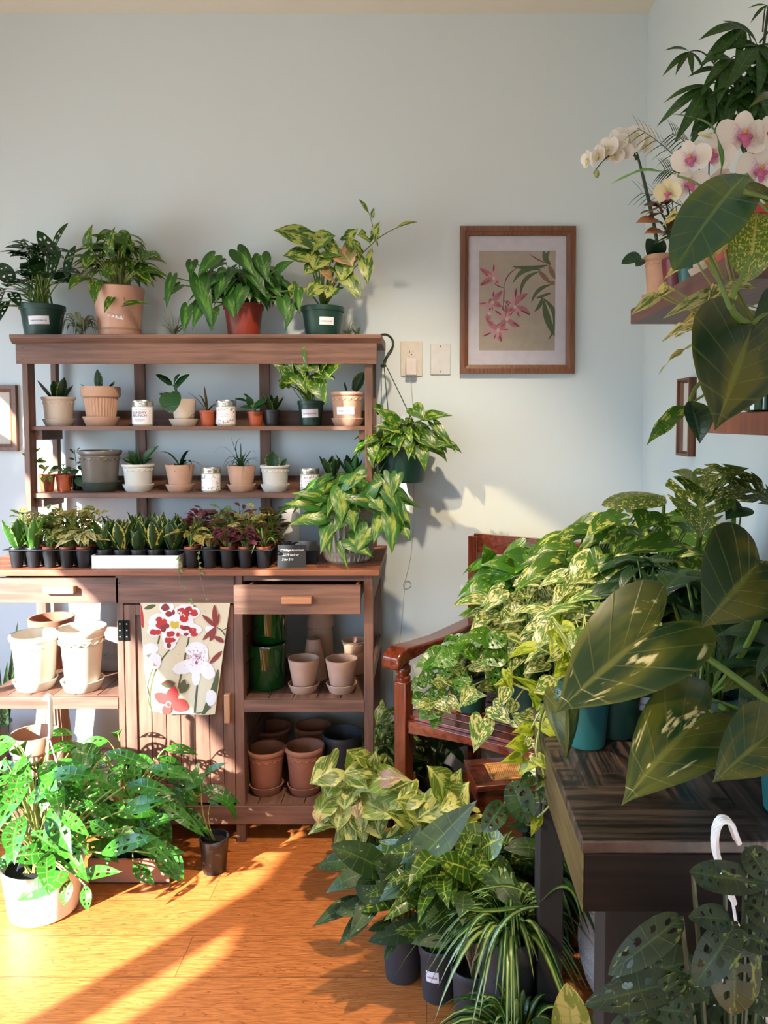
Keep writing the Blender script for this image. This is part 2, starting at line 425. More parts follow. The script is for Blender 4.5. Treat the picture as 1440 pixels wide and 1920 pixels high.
e = rp.color_ramp.elements.new(.04); e.color = (.62, .8, 1, 1)
bg.inputs[1].default_value = 14.0
LAMPW = N('lamp_glow'); _e = LAMPW.n('ShaderNodeEmission'); _e.inputs[0].default_value = (1, .93, .82, 1); _e.inputs[1].default_value = 14
LAMPW.l(_e.outputs[0], LAMPW.out.inputs[0]); LAMPW = LAMPW.m
for i, (x, y) in enumerate(((.66, -4.0), (.68, -2.96), (.66, -1.69), (.05, 1.25))):
    t = thing('ceiling_light', (x, y, ZC), 'round white recessed downlight in the ceiling, ' + ('farthest from the shelves', 'third from the shelves', 'second from the shelves', 'nearest the shelves')[i], 'light')
    m = M(); m.lathe([(.085, -.004), (.1, -.004), (.1, 0), (.085, 0)], (x, y, ZC), 24); build(m, 'trim_ring', TRIM, t)
    m = M(); m.lathe([(0, -.003), (.085, -.003), (.085, -.001), (0, -.001)], (x, y, ZC), 24); build(m, 'lens', LAMPW, t)
    l = bpy.data.lights.new('downlight', 'SPOT'); l.energy = 230 if i == 3 else 20; l.spot_size = 1.24 if i == 3 else 2.4; l.spot_blend = .55; l.color = (1, .82, .6) if i == 3 else (1, .95, .88); l.shadow_soft_size = .05
    lo = bpy.data.objects.new('downlight', l); COL.objects.link(lo); lo.location = (x, y, ZC - .02)
    if i == 3: lo.rotation_euler = V((-.38, 1.15, -2.15)).to_track_quat('-Z', 'Y').to_euler()

# ---------------------------------------------------------------- camera
cd = bpy.data.cameras.new('camera'); co = bpy.data.objects.new('camera', cd); COL.objects.link(co)
co.location = (0, 0, H); co.rotation_euler = (PI / 2 - PT, 0, 0)
cd.sensor_fit = 'VERTICAL'; cd.sensor_height = 36; cd.sensor_width = 27; cd.lens = F / 1920 * 36
cd.shift_x = -(PX - 720) / 1920; cd.shift_y = -(960 - PY) / 1920; cd.clip_start = .05
sc.camera = co
sc.view_settings.view_transform = 'Standard'; sc.view_settings.look = 'None'; sc.view_settings.gamma = 1
sc.view_settings.use_curve_mapping = False; sc.view_settings.exposure = .16
sc.cycles.max_bounces = 8; sc.cycles.diffuse_bounces = 4; sc.cycles.transparent_max_bounces = 8
sc.cycles.caustics_reflective = False; sc.cycles.caustics_refractive = False; sc.cycles.sample_clamp_indirect = 8
# ---------------------------------------------------------------- potting bench with hutch
YFc, YHf = 2.48, 2.72
fx = lambda px, Y=YFc, py=1300: at(px, py, Y).x
fz = lambda py, Y=YFc: at(500, py, Y).z
YW = 2.955
ZT = fz(1069, 2.455)                       # worktop surface
B = thing('potting_bench', (-.81, 2.7, 0), 'brown wooden potting bench with a shelved hutch, drawers and a plank door', 'potting bench')
xa, xb = fx(-50), fx(712, 2.455)           # ends
m = M()
nb = 6; y0 = 2.455; d = (YW - y0) / nb
for i in range(nb): m.box(xa - .02, xb, y0 + i * d, y0 + (i + 1) * d - .004, ZT - .019, ZT)
build(m, 'worktop', WT, B, .0015)
# posts
XP = [(fx(-50), fx(-33)), (fx(222), fx(234)), (fx(440), fx(457)), (fx(683), fx(700))]
zt = ZT - .02
for i, (a, b) in enumerate(XP):
    m = M(); m.box(a, b, YFc, YFc + .04, .0, zt)
    build(m, 'post', WV, B, .0015)
    m = M(); m.box(a, b, YW - .045, YW - .005, .0, zt)
    build(m, 'post', WV, B, .0015)
m = M(); a, b = XP[3]; m.box(b - .012, b, YFc + .04, YW - .045, zt - .09, zt); build(m, 'side_rail', WH, B, .001)
m = M(); m.box(b - .012, b, YFc + .04, YW - .045, .53, .575); build(m, 'side_rail', WH, B, .001)
# inner side panels of the middle compartment (plank walls)
for (a, b) in ((XP[1][0] + .004, XP[1][1] - .004), (XP[2][0] + .006, XP[2][1] - .006)):
    m = M()
    for k in range(8): m.box(a, b, YFc + .04, YW - .045, .13 + k * .09, .13 + k * .09 + .086)
    build(m, 'side_panel', WH, B, .001)
# upper rails
m = M(); m.box(XP[2][0], XP[3][0], YFc + .004, YFc + .024, fz(1090), zt); build(m, 'rail', WH, B, .001)
m = M(); m.box(XP[1][0] - .0, XP[2][0] + .004, YFc - .004, YFc + .02, fz(1131), zt); 
for x in (fx(228), ):
    for z in (fz(1093), fz(1116)): m.lathe([(.003, 0), (.003, .002), (0, .003)], (0, 0, 0), 8, None, 0, Matrix.Translation((x, YFc - .004, z)) @ Matrix.Rotation(PI / 2, 4, 'X'))
build(m, 'apron', WH, B, .001)
m = M(); m.box(XP[0][0], XP[3][1], YFc - .003, YFc + .017, fz(1545), fz(1511)); build(m, 'bottom_rail', WH, B, .002)
# shelves: a front rail and planks running front to back
def shelf(a, b, pyt, pyb, name):
    z1, z0 = fz(pyt), fz(pyb); m = M(); m.box(a, b, YFc - .002, YFc + .02, z0, z1); n = max(2, round((b - a) / .075)); w = (b - a) / n
    build(m, name + '_rail', WH, B, .0015)
    m = M()
    for k in range(n): m.box(a + k * w, a + (k + 1) * w - .003, YFc + .02, YW - .02, z1 - .014, z1)
    build(m, name, wd, B, .001)
    return z1
wd = wood('bench_shelf_wood', '4a3226', '7c5848', 1, .55)
ZSL = shelf(XP[0][1], XP[1][0], 1307, 1329, 'lower_shelf')
ZSR = shelf(XP[2][1], XP[3][0], 1313, 1335, 'lower_shelf')
m = M(); z1 = fz(1511)
for k in range(17):
    w = (XP[3][1] - XP[0][0]) / 17; m.box(XP[0][0] + k * w, XP[0][0] + (k + 1) * w - .003, YFc + .017, YW - .02, z1 - .014, z1 - .001)
build(m, 'bottom_shelf', wd, B, .001); ZSB = z1
# drawers
def drawer(pxa, pxb, pyt, pyb, Yd, hx0, hx1, hy0, hy1, body):
    g = fx; a, b = at(pxa, 1100, Yd).x, at(pxb, 1100, Yd).x; z0, z1 = fz(pyb, Yd), fz(pyt, Yd)
    m = M(); m.box(a, b, Yd, Yd + .016, z0, z1); o = build(m, 'drawer', WH, B, .0015)
    m = M(); m.box(at(hx0, 1100, Yd - .02).x, at(hx1, 1100, Yd - .02).x, Yd - .022, Yd, fz(hy1, Yd - .02), fz(hy0, Yd - .02)); build(m, 'handle', wood('handle_wood', '8a5a40', 'b08260', 0), o, .002)
    m = M(); c, e = a + .03, b - .012
    for q in ((c, c + .01, Yd + .016, Yd + .4), (e - .01, e, Yd + .016, Yd + .4), (c, e, Yd + .39, Yd + .4)): m.box(*q, z0 + .02, z1 - .012)
    m.box(c, e, Yd + .016, Yd + .4, z0 + .012, z0 + .02); build(m, 'drawer_box', WT, o, .001)
drawer(-32, 222, 1083, 1131, YFc - .004, 79, 138, 1100, 1114, 0)
drawer(438, 676, 1098, 1152, 2.375, 527, 584, 1120, 1133, 1)
# door
m = M(); a, b = fx(235), fx(439); z0, z1 = fz(1506), fz(1134); Yd = YFc + .002
m.box(a, a + .036, Yd, Yd + .02, z0, z1); m.box(b - .036, b, Yd, Yd + .02, z0, z1)
m.box(a + .036, b - .036, Yd + .001, Yd + .02, z1 - .035, z1); m.box(a + .036, b - .036, Yd + .001, Yd + .02, z0, z0 + .06)
n = 6; w = (b - a - .072) / n
for k in range(n): m.box(a + .036 + k * w, a + .036 + (k + 1) * w - .002, Yd + .007, Yd + .018, z0 + .06, z1 - .035)
door = build(m, 'door', WV, B, .0012)
m = M(); m.box(fx(422), fx(433), Yd - .02, Yd, fz(1353), fz(1299)); build(m, 'handle', wood('door_handle_wood', '8a5a40', 'b08260', 2), door, .002)
for py in (1182, 1449):
    m = M(); c = fx(234.5)
    for s in (-1, 1):
        m.box(min(c, c + s * .018), max(c, c + s * .018), Yd - .004, Yd, fz(py + 19), fz(py - 19))
        for q in (-12, 0, 12): m.ball(V((c + s * .011, Yd - .0045, fz(py + q))), .003, .0015, .003, 1, 6)
    m.tube([V((c, Yd - .004, fz(py + 19))), V((c, Yd - .004, fz(py - 19)))], .003)
    build(m, 'hinge', [BLK, SILV], door, label='black metal strap hinge')
# hutch
xl, xr = at(44, 800, YHf).x, at(698, 800, YHf).x
ztop = at(500, 627, 2.69).z
for (a, b) in ((xl, xl + .02), (xr - .026, xr)):
    m = M(); m.box(a, b, YHf, YHf + .05, ZT, ztop - .02); build(m, 'hutch_post', WV, B, .0015)
    m = M(); m.box(a, b, YW - .03, YW - .002, ZT, ztop - .02); build(m, 'hutch_post', WV, B, .0015)
for (p, q) in ((255, 274), (488, 507)):
    m = M(); m.box(at(p, 800, 2.95).x, at(q, 800, 2.95).x, 2.94, 2.955, ZT, ztop - .02); build(m, 'back_slat', WV, B, .001)
m = M(); m.prism([(2.69 + .016, ztop - .03), (2.69, ztop - .012), (2.69, ztop), (2.965, ztop), (2.965, ztop - .03)], at(17, 630, 2.69).x, at(715, 630, 2.69).x, ax=0)
build(m, 'hutch_top', WH, B, .001)
m = M(); za = at(500, 682, 2.705).z; m.box(at(28, 660, 2.7).x, at(706, 660, 2.7).x, 2.705, 2.722, za, ztop - .028)
for px in (42, 694):
    for py in (652, 673): m.ball(V((at(px, py, 2.705).x, 2.705, at(px, py, 2.705).z)), .003, .001, .003, 0, 8)
build(m, 'hutch_apron', WH, B, .0015)
def hshelf(py0, py1, lip):
    z1 = at(400, py0, 2.735).z; z0 = at(400, py1, 2.735).z
    m = M(); m.box(at(51, 800, 2.735).x, at(691, 800, 2.735).x, 2.735, YW - .03, z0, z1); o = build(m, 'hutch_shelf', WH, B, .0015)
    m = M(); m.box(xl + .02, xr - .02, YW - .03, YW - .014, z0, at(400, lip, 2.93).z); build(m, 'shelf_lip', WH, B, .001)
    for s in (0, 1):
        m = M(); x = xl + .02 if s == 0 else xr - .05
        m.box(x, x + .03, YHf + .03, YW - .05, z0 - .034, z0); build(m, 'shelf_cleat', wood('cleat_wood', '4a3226', '7c5848', 1), B, .001)
    return z1
Z1 = hshelf(799, 807, 770); Z2 = hshelf(925, 934, 892)

# ---------------------------------------------------------------- pots
def prof(style, rt, rb, h):
    if style == 'nursery':
        return [(rb * .9, .0), (rb * .98, .003), (rb, .01), (rt * .93, h * .84), (rt * .99, h * .845), (rt, h * .87), (rt, h * .99), (rt * .98, h), (rt * .92, h), (rt * .88, h * .8), (rb * .85, .008), (0, .008)]
    if style == 'smooth':
        return [(rb * .93, 0), (rb, .004), (rt, h * .99), (rt * .98, h), (rt * .9, h), (rt * .88, h * .93), (rb * .85, .01), (0, .01)]
    if style in ('scallop', 'scallop2'):
        return [(rb * .94, 0), (rb, .004), (rt * .88, h * .8), (rt * .91, h * .84), (rt * .89, h * .86), (rt * .97, h * .9), (rt, h * .93), (rt, h * .985), (rt * .98, h), (rt * .9, h), (rt * .86, h * .9), (rb * .85, .01), (0, .01)]
    if style == 'ribbed':
        return [(rb * .94, 0), (rb, .004)] + [(rb + (rt * .86 - rb) * t, h * .72 * t) for t in (.1, .3, .5, .7, .9, .98)] + [(rt * .97, h * .73), (rt, h * .76), (rt, h * .97), (rt * .98, h), (rt * .9, h), (rt * .88, h * .9), (rb * .85, .01), (0, .01)]
    if style == 'cylinder':
        return [(rb * .95, 0), (rb, .005), (rt, h * .93), (rt * 1.02, h * .96), (rt * .99, h), (rt * .93, h), (rt * .9, h * .9), (rb * .88, .01), (0, .01)]
    if style == 'flare':
        return [(rb * .94, 0), (rb, .004), (rt * .82, h * .8), (rt * .88, h * .84), (rt * .87, h * .86), (rt * .98, h * .93), (rt, h * .97), (rt * .97, h), (rt * .9, h * .985), (rt * .82, h * .88), (rb * .85, .01), (0, .01)]
    if style == 'hang':
        return [(rb * .92, 0), (rb, .006), (rt * .97, h * .88), (rt * 1.0, h * .9), (rt * 1.01, h), (rt * .96, h), (rt * .93, h * .85), (rb * .85, .01), (0, .01)]
def potmesh(c, rt, rb, h, style, mtx=None, seg=36):
    m = M(); P = prof(style, rt, rb, h); rf = None
    if style == 'ribbed': seg = 96; rf = lambda a, i: 1 + (.04 * math.cos(a * 32) if 1 < i < 7 else 0)
    m.lathe(P, c, seg, rf, 0, mtx)
    if style in ('scallop', 'flare', 'scallop2'):
        n = 16; z = h * (.82 if style == 'scallop' else .8)
        for k in range(n):
            a0, a1 = 2 * PI * k / n, 2 * PI * (k + 1) / n; pts = []
            for q in range(6):
                a = a0 + (a1 - a0) * q / 5; zz = z - math.sin(PI * q / 5) * rt * .13; r = rb + (rt * .88 - rb) * zz / (h * .8)
                pts.append(V(c) + V((math.cos(a) * r, math.sin(a) * r, zz)))
            if mtx: pts = [mtx @ p for p in pts]
            m.tube(pts, rt * .036, None, 5)
    return m
def saucermesh(c, r, h):
    m = M(); m.lathe([(r * .76, 0), (r * .8, .002), (r, h), (r * .97, h + .001), (r * .93, h), (r * .76, .006), (0, .005)], c, 36); return m
def sticker(p, r, h, rt, rb, a0, z, wd, hh, parent, rot=0, mat=None):
    """paper label wrapped on a pot, centred on azimuth a0 (-pi/2 faces the camera)"""
    m = M()
    def P(u, v, e):
        zz = z + v; rr = rb + (rt * .93 - rb) * max(0, min(1, zz / (h * .84))) + e; a = a0 + u / rr
        return V(p) + V((math.cos(a) * rr, math.sin(a) * rr, zz))
    def grid(u0, u1, v0, v1, e, mi):
        b = len(m.v)
        for j in range(3):
            for i in range(9):
                u = u0 + (u1 - u0) * i / 8; v = v0 + (v1 - v0) * j / 2
                m.v.append(P(u * math.cos(rot) - v * math.sin(rot), u * math.sin(rot) + v * math.cos(rot), e))
        for j in range(2):
            for i in range(8): m.quad([b + j * 9 + i, b + j * 9 + i + 1, b + j * 9 + 10 + i, b + j * 9 + 9 + i], mi)
    grid(-wd / 2, wd / 2, -hh / 2, hh / 2, .0012, 0)
    x = -wd * .38
    while x < wd * .36:
        l = R.uniform(.03, .08) * wd; grid(x, min(x + l, wd * .38), -hh * .12, hh * .02, .0018, 1); x += l + wd * .02
    return build(m, 'label', [mat or PAPER, INK], parent, label='white paper label')
class Plant: pass
def potted(name, label, cat, px0, px1, pyt, pyb, Y, z0, style, mat, taper=.78, saucer=None, smat=None, group=None, soil=True, stk=None, xr=None):
    f = Plant(); cx = at((px0 + px1) / 2, (pyt + pyb) / 2, Y).x; k = Y / F / (cp + 0)
    r = (px1 - px0) / 2 * k; sh = 0
    h = (pyb - pyt) * k
    f.t = thing(name, (cx, Y, z0), label, cat, group); f.c = V((cx, Y, z0))
    if saucer:
        sw, s_h = saucer; sh = s_h * k; build(saucermesh(f.c, sw / 2 * k, sh), 'saucer', smat or mat, f.t, label=None)
        b = f.c + V((0, 0, .006)); h -= .006
    else: b = f.c
    f.r, f.h, f.b = r, h, b
    f.pot = build(potmesh(b, r, r * taper, h, style), 'pot', mat, f.t)
    if soil:
        m = M(); m.lathe([(0, h * .86), (r * .87, h * .86)], b, 20); m.quad(list(range(0)), 0) if 0 else None
        m = M(); m.lathe([(0, h * .84), (r * .5, h * .865), (r * .885, h * .85), (r * .8, h * .7), (0, h * .7)], b, 20); build(m, 'soil', SOIL, f.t)
    f.top = b + V((0, 0, h * .87)); f.L, f.S = M(), M(); f.k = k
    if stk: sticker(b, r, h, r, r * taper, -PI / 2 + stk[0], h * stk[1], stk[2] * k, stk[3] * k, f.t, stk[4] if len(stk) > 4 else 0)
    seed(label + str(px0))
    return f
def fin(f, lm, sm=STEM, lname='foliage', sname='stems', llabel=None):
    build(f.L, lname, lm, f.t, ang=80, label=llabel); build(f.S, sname, sm, f.t)
def bush(f, C, rr, n, L, W, shape='heart', lo=-.2, hi=1., drop=.5, arch=.12, fold=.12, wav=0., ymax=2.96, zmin=None, hole=0, mi=0, up=.0, sw=.0012, src=None, face=.35, K=3, rows=9, amin=0, amax=2 * PI, rmin=.5, jit=.25, curl=0., back=.0):
    src = src or f.top
    for _ in range(n):
        a = R.uniform(amin, amax); z = R.uniform(lo, hi); q = math.sqrt(max(0, 1 - z * z)); k = R.uniform(rmin, 1)
        d = V((math.cos(a) * q, math.sin(a) * q, z)); p = C + V((d.x * rr[0], d.y * rr[1], d.z * rr[2])) * k
        hd = V((d.x, d.y, 0)); hd = hd.normalized() if hd.length > .05 else V((1, 0, 0))
        l = L * R.uniform(.75, 1.2)
        t = p + (hd * R.uniform(.7, 1.1) + V((R.uniform(-jit, jit), R.uniform(-jit, jit) - back, up - drop * R.uniform(.3, 1.3)))).normalized() * l
        for v in (p, t):
            if v.y > ymax: v.y = ymax - R.uniform(0, .02)
            if zmin is not None and v.z < zmin: v.z = zmin + R.uniform(0, .02)
        nn = V((d.x * .4, d.y * .4 - face, .9)) + V((R.uniform(-.35, .35), R.uniform(-.35, .35), R.uniform(-.2, .2)))
        f.L.leaf(p, t, W * R.uniform(.8, 1.15) * l / L, nn, shape, arch * R.uniform(.5, 1.5), fold, wav, rows, K, hole, mi, R.uniform(-.08, .08), curl)
        if sw:
            s0 = src + V((R.uniform(-.4, .4), R.uniform(-.4, .4), 0)) * (f.r if hasattr(f, 'r') else .03)
            mid = (s0 + p) / 2 + V((0, 0, abs(p.z - s0.z) * .3 + .02)); mid.y = min(mid.y, ymax)
            f.S.bez(s0, mid, p, sw * 1.4, sw, 4, 5)
def hero(f, ax, ay, tx, ty, W, Y, Yt=None, shape='heart', n=None, arch=.08, fold=.1, wav=0, hole=0, mi=0, stem=None, sw=.002, rows=12, K=4, src=None, bend=0, curl=0., name=None, mat=None):
    a = at(ax, ay, Y); t = at(tx, ty, Yt if Yt else Y - .02)
    n = V(n) if n else V((0, -.75, .65))
    T = M() if name else f.L
    T.leaf(a, t, W * Y / F, n, shape, arch, fold, wav, rows, K, hole, mi, bend, curl)
    if name: build(T, name, mat, f.t, ang=80)
    s0 = src or f.top
    if stem is not False:
        m = at(stem[0], stem[1], stem[2]) if stem else (s0 + a) / 2 + V((0, 0, .04))
        f.S.bez(s0, m, a, sw * 1.5, sw, 6, 9)
def sansev(f, n, h, W, spread=.5, k=.6, mi=0):
    for i in range(n):
        a = -PI / 2 + (i - (n - 1) / 2) * 2.2 * PI / max(n, 2) + R.uniform(-.3, .3); d = V((math.cos(a), math.sin(a), 0))
        s = spread * R.uniform(.5, 1.2); b = f.top + d * f.r * .22 - V((0, 0, .004)); l = h * R.uniform(.7, 1.1)
        f.L.leaf(b, b + (d * s + V((0, 0, 1))).normalized() * l, W * R.uniform(.85, 1.1), -d + V((0, 0, .3)), 'sans', -.06, .5, .02, 9, 3, 0, mi)
def grass(f, n, L, W, hgt=.6, src=None, ymax=2.95, zmin=None, lo=.25, mi=0, amin=0, amax=2 * PI, dr=.25):
    s = src or f.top
    for i in range(n):
        a = R.uniform(amin, amax); d = V((math.cos(a), math.sin(a), 0)); l = L * R.uniform(.6, 1.15); o = R.uniform(lo, 1)
        b = s + d * .006; c = b + d * l * o + V((0, 0, l * hgt * (1 - o) * 1.2 - l * dr * o)); mm = b + d * l * o * .4 + V((0, 0, l * hgt))
        for v in (mm, c):
            v.y = min(v.y, ymax)
            if zmin is not None: v.z = max(v.z, zmin)
        f.L.ribbon(b, mm, c, W * R.uniform(.8, 1.2), mi)
# ---------------------------------------------------------------- leaf materials
G_DARK = leafmat('dark_green_leaf', '1f4a24', vein='3f6f3a')
G_MONK = leafmat('swiss_vine_leaf', '2b5a22', vein='3f7a2a', rough=.3)
G_BRIGHT = leafmat('bright_green_leaf', '3a8424', vein='8cc05c', va=.3, rough=.3, tr=.25)
G_GOLD = leafmat('golden_pothos_leaf', '3f7a22', 'a9b84a', 'm', .56, 0, 5, rough=.32)
G_BRAS = leafmat('green_philodendron_leaf', '2c6624', '5f9a34', 'c', .45, -.35, 4, rough=.35, st=(1, .6))
G_BRAS2 = leafmat('yellow_centre_leaf', '3a7a2a', 'a0b046', 'c', .455, -.3, 4, rough=.32, st=(1, .6))
G_SYN = leafmat('syngonium_leaf', '3f7228', 'a8b258', 'm', .5, 0, 3, vein='b9cc7a', va=.4)
G_SYNP = leafmat('pink_syngonium_leaf', '8a8a50', 'c08a6a', 'm', .5, 0, 2, vein='c4b078', va=.4)
G_SYNY = leafmat('yellow_syngonium_leaf', '7c9a34', 'd2cf74', 'm', .51, 0, 3, vein='dfe49a', va=.55, vk=11)
G_SANS = leafmat('sansevieria_leaf', '234a26', '7f9a52', 'e', 1.22, .8, 9, va=.1, rough=.4, st=(.4, 3))
G_SANSY = leafmat('gold_edged_sansevieria_leaf', '2a5228', 'd8cc6a', 'e', .98, .62, 4, va=.05, rough=.4, st=(.6, 2))
G_SNAKE = leafmat('snake_plant_leaf', '1a3020', '3f5c3c', 'm', .52, 0, 14, va=.02, st=(.2, 2))
G_GRASS = leafmat('grass_leaf', '2c5a30', va=.1)
G_SPID = leafmat('spider_plant_leaf', '35682a', 'a9b870', 'c', .3, -.6, 3, va=.0, rough=.3, st=(1, .3))
G_MARB = leafmat('marble_pothos_leaf', '5c8a38', 'dcd898', 'm', .52, 0, 7, va=.12, rough=.33, tr=.3, st=(1.4, 1.1))
G_MARBG = leafmat('green_marble_leaf', '57883c', 'c9cf86', 'm', .54, 0, 6, va=.15, rough=.33, st=(1.4, 1))
G_LIME = leafmat('lime_leaf', '7c9c28', 'b8c440', 'm', .5, 0, 3, va=.15, tr=.4)
G_BIG = leafmat('large_philodendron_leaf', '1f4426', 'b8ae68', 'm', .75, 0, 9, two='585c22', vw=.22, vein='7a8238', va=.4, vk=8, rough=.3, tr=.15, st=(1.6, 1))
G_BIGC = leafmat('cream_splashed_leaf', '1f4426', 'e0d8a0', 'm', .66, 0, 3.2, two='5c6424', vw=.2, vein='8a8c44', va=.35, vk=8, rough=.3, tr=.15, st=(1.8, 1))
G_BIGT = leafmat('blue_green_leaf', '183c2e', 'a0aa80', 'm', .74, 0, 10, two='2c4c20', vw=.25, vein='4c7040', va=.35, rough=.3, tr=.12)
G_THAI = leafmat('speckled_monstera_leaf', '35541f', 'c2bd6a', 'm', .6, 0, 26, vein='7f8a3c', va=.3, rough=.35)
G_CURL = leafmat('yellow_marbled_leaf', 'f6eeb4', '4c7434', 'c', .47, -.12, 5, va=.1, tr=.35)
G_AGL = leafmat('aglaonema_leaf', '27491f', 'b4c070', 'm', .68, 0, 7, vein='6f9040', va=.3, vw=.25, two='3f5a24', rough=.5)
G_COP = leafmat('dark_copper_leaf', '3a3a1c', '5c4a26', 'm', .5, 0, 3, vein='7a6a34', va=.4)
G_RED = leafmat('red_aglaonema_leaf', '7a2a20', '4a5a2a', 'e', .85, .5, 9, va=.2)
G_SALM = leafmat('salmon_aglaonema_leaf', 'b5704e', '6a6a36', 'e', .85, .5, 9, va=.2)
G_PURP = leafmat('purple_leaf', '5a2438', '8a4a5a', 'm', .55, 0, 4, va=.2)
G_TAN = leafmat('olive_tan_leaf', '7a7a38', 'c2b468', 'm', .5, 0, 5, va=.2)
G_FERN = leafmat('mixed_green_leaf', '4f7a30', 'b0b060', 'm', .55, 0, 5, va=.2)
G_PACH = leafmat('pachira_leaf', '2c5a22', vein='6a9040', va=.3, tr=.3)
G_AIR = leafmat('air_plant_leaf', '6a7a5c', '8a947c', 'm', .5, 0, 4, va=.05, rough=.7, tr=.05)
G_WATER = leafmat('peperomia_leaf', '1f4a28', vein='2f5a34', va=.15, rough=.25, tr=.05)
# ================================================================ top of the hutch
YT = 2.83; ZH = ztop
f = potted('potted_swiss_cheese_vine', 'holey-leaved dark vine in a green nursery pot at the left end of the hutch top', 'potted plant', 40, 120, 563, 624, YT, ZH, 'nursery', NGREEN, stk=(.25, .5, 36, 15, .04))
bush(f, f.top + V((-.0, 0, .13)), (.065, .05, .14), 60, .075, .045, 'oval', lo=-.5, drop=.3, hole=1, up=.3, sw=.0015)
bush(f, f.top + V((-.12, -.02, .03)), (.06, .05, .07), 14, .085, .05, 'oval', lo=-.5, drop=.7, hole=1)
for q in ((105, 490, 70, 432, 26), (100, 470, 128, 418, 18), (125, 520, 142, 460, 22), (20, 530, 2, 492, 30), (16, 565, -8, 610, 22), (95, 520, 115, 470, 30), (90, 470, 60, 465, 20)):
    hero(f, q[0], q[1], q[2], q[3], q[4], YT - .03, shape='oval', hole=1)
fin(f, G_DARK, STEM)
f = potted('potted_golden_pothos', 'golden pothos in a pale pink clay pot with saucer on the hutch top', 'potted plant', 178, 269, 532, 625, YT, ZH, 'smooth', plain('pink_clay', 'd0a088', .5, 0, .1, 40, coat=.2), .8, (78, 17), stk=(.15, .42, 34, 13, -.25))
bush(f, f.top + V((0, 0, .1)), (.12, .09, .13), 90, .078, .045, 'heart', lo=-.5, drop=.75, up=.1)
for q in ((165, 462, 174, 420, 28), (205, 470, 216, 424, 30), (230, 470, 245, 438, 30), (265, 485, 303, 478, 24), (270, 505, 320, 522, 20), (262, 505, 290, 540, 22), (150, 520, 128, 545, 30), (205, 515, 200, 498, 28), (208, 560, 196, 588, 18), (236, 570, 284, 572, 16), (180, 530, 178, 572, 26), (222, 440, 252, 470, 34), (170, 480, 158, 510, 30)):
    hero(f, q[0], q[1], q[2], q[3], q[4], YT - .09)
fin(f, G_GOLD, STEMP)
f = potted('potted_philodendron', 'bushy heart-leaf philodendron in a red-brown plastic pot on the hutch top', 'potted plant', 420, 494, 565, 628, YT, ZH, 'nursery', NRED)
bush(f, f.top + V((0, -.02, .07)), (.15, .08, .11), 115, .072, .046, 'heart', lo=-.3, drop=1.3, zmin=ZH + .03, face=.8)
for q in ((372, 520, 400, 620, 48), (352, 575, 345, 628, 34), (402, 480, 370, 520, 40), (360, 490, 358, 522, 30), (335, 535, 305, 565, 22), (322, 520, 312, 582, 26), (430, 555, 440, 600, 38), (470, 500, 500, 560, 42), (490, 480, 502, 530, 44), (530, 560, 540, 610, 34), (550, 570, 535, 622, 30), (398, 580, 396, 622, 36), (445, 470, 480, 520, 46), (420, 520, 404, 570, 36), (455, 540, 445, 590, 36), (520, 505, 552, 490, 30), (560, 545, 562, 590, 24), (385, 560, 360, 620, 36)):
    hero(f, q[0], q[1], q[2], q[3], q[4] * .78, YT - .12, n=(0, -1, .4), curl=.1)
fin(f, G_BRAS, STEM)
f = potted('potted_arrowhead_vine', 'arrowhead vine with one long reaching shoot, in a green pot on the hutch top', 'potted plant', 565, 645, 570, 628, YT, ZH, 'nursery', NGREEN, stk=(.35, .5, 27, 14))
for q in ((578, 448, 512, 432, 40, 0), (592, 455, 630, 442, 40, 0), (602, 478, 588, 508, 44, 0), (640, 470, 662, 500, 44, 1), (650, 450, 672, 430, 26, 0), (685, 485, 690, 535, 26, 0), (620, 515, 600, 512, 30, 1), (640, 510, 668, 560, 26, 0), (575, 480, 530, 480, 34, 0), (650, 490, 640, 530, 32, 0), (600, 535, 575, 560, 30, 0), (625, 540, 612, 560, 26, 0), (590, 500, 570, 515, 28, 0), (610, 470, 640, 480, 34, 0), (655, 520, 678, 560, 24, 0), (560, 540, 545, 560, 30, 0), (625, 470, 600, 440, 26, 0), (668, 470, 655, 445, 22, 0)):
    hero(f, q[0], q[1], q[2], q[3], q[4] * 1.4, YT - .08, shape='arrow', n=(0, -1, .5), mi=q[5])
f.S.bez(f.top, at(650, 500, YT - .05), at(703, 452, YT - .08), .003, .002, 6, 10)
f.S.bez(at(703, 452, YT - .08), at(735, 425, YT - .1), at(782, 416, YT - .12), .002, .001, 6, 8)
hero(f, 745, 425, 782, 416, 10, YT - .12, shape='lance', stem=False)
f.S.bez(at(703, 452, YT - .08), at(700, 420, YT - .08), at(690, 395, YT - .1), .0015, .001, 5, 6)
for q in ((690, 398, 672, 373, 10), (702, 445, 712, 415, 26), (698, 410, 702, 388, 9), (690, 450, 668, 440, 22), (680, 445, 678, 428, 14)): hero(f, q[0], q[1], q[2], q[3], q[4], YT - .1, shape='lance' if q[4] < 20 else 'arrow', stem=False)
fin(f, [G_SYN, G_SYNP], STEM)
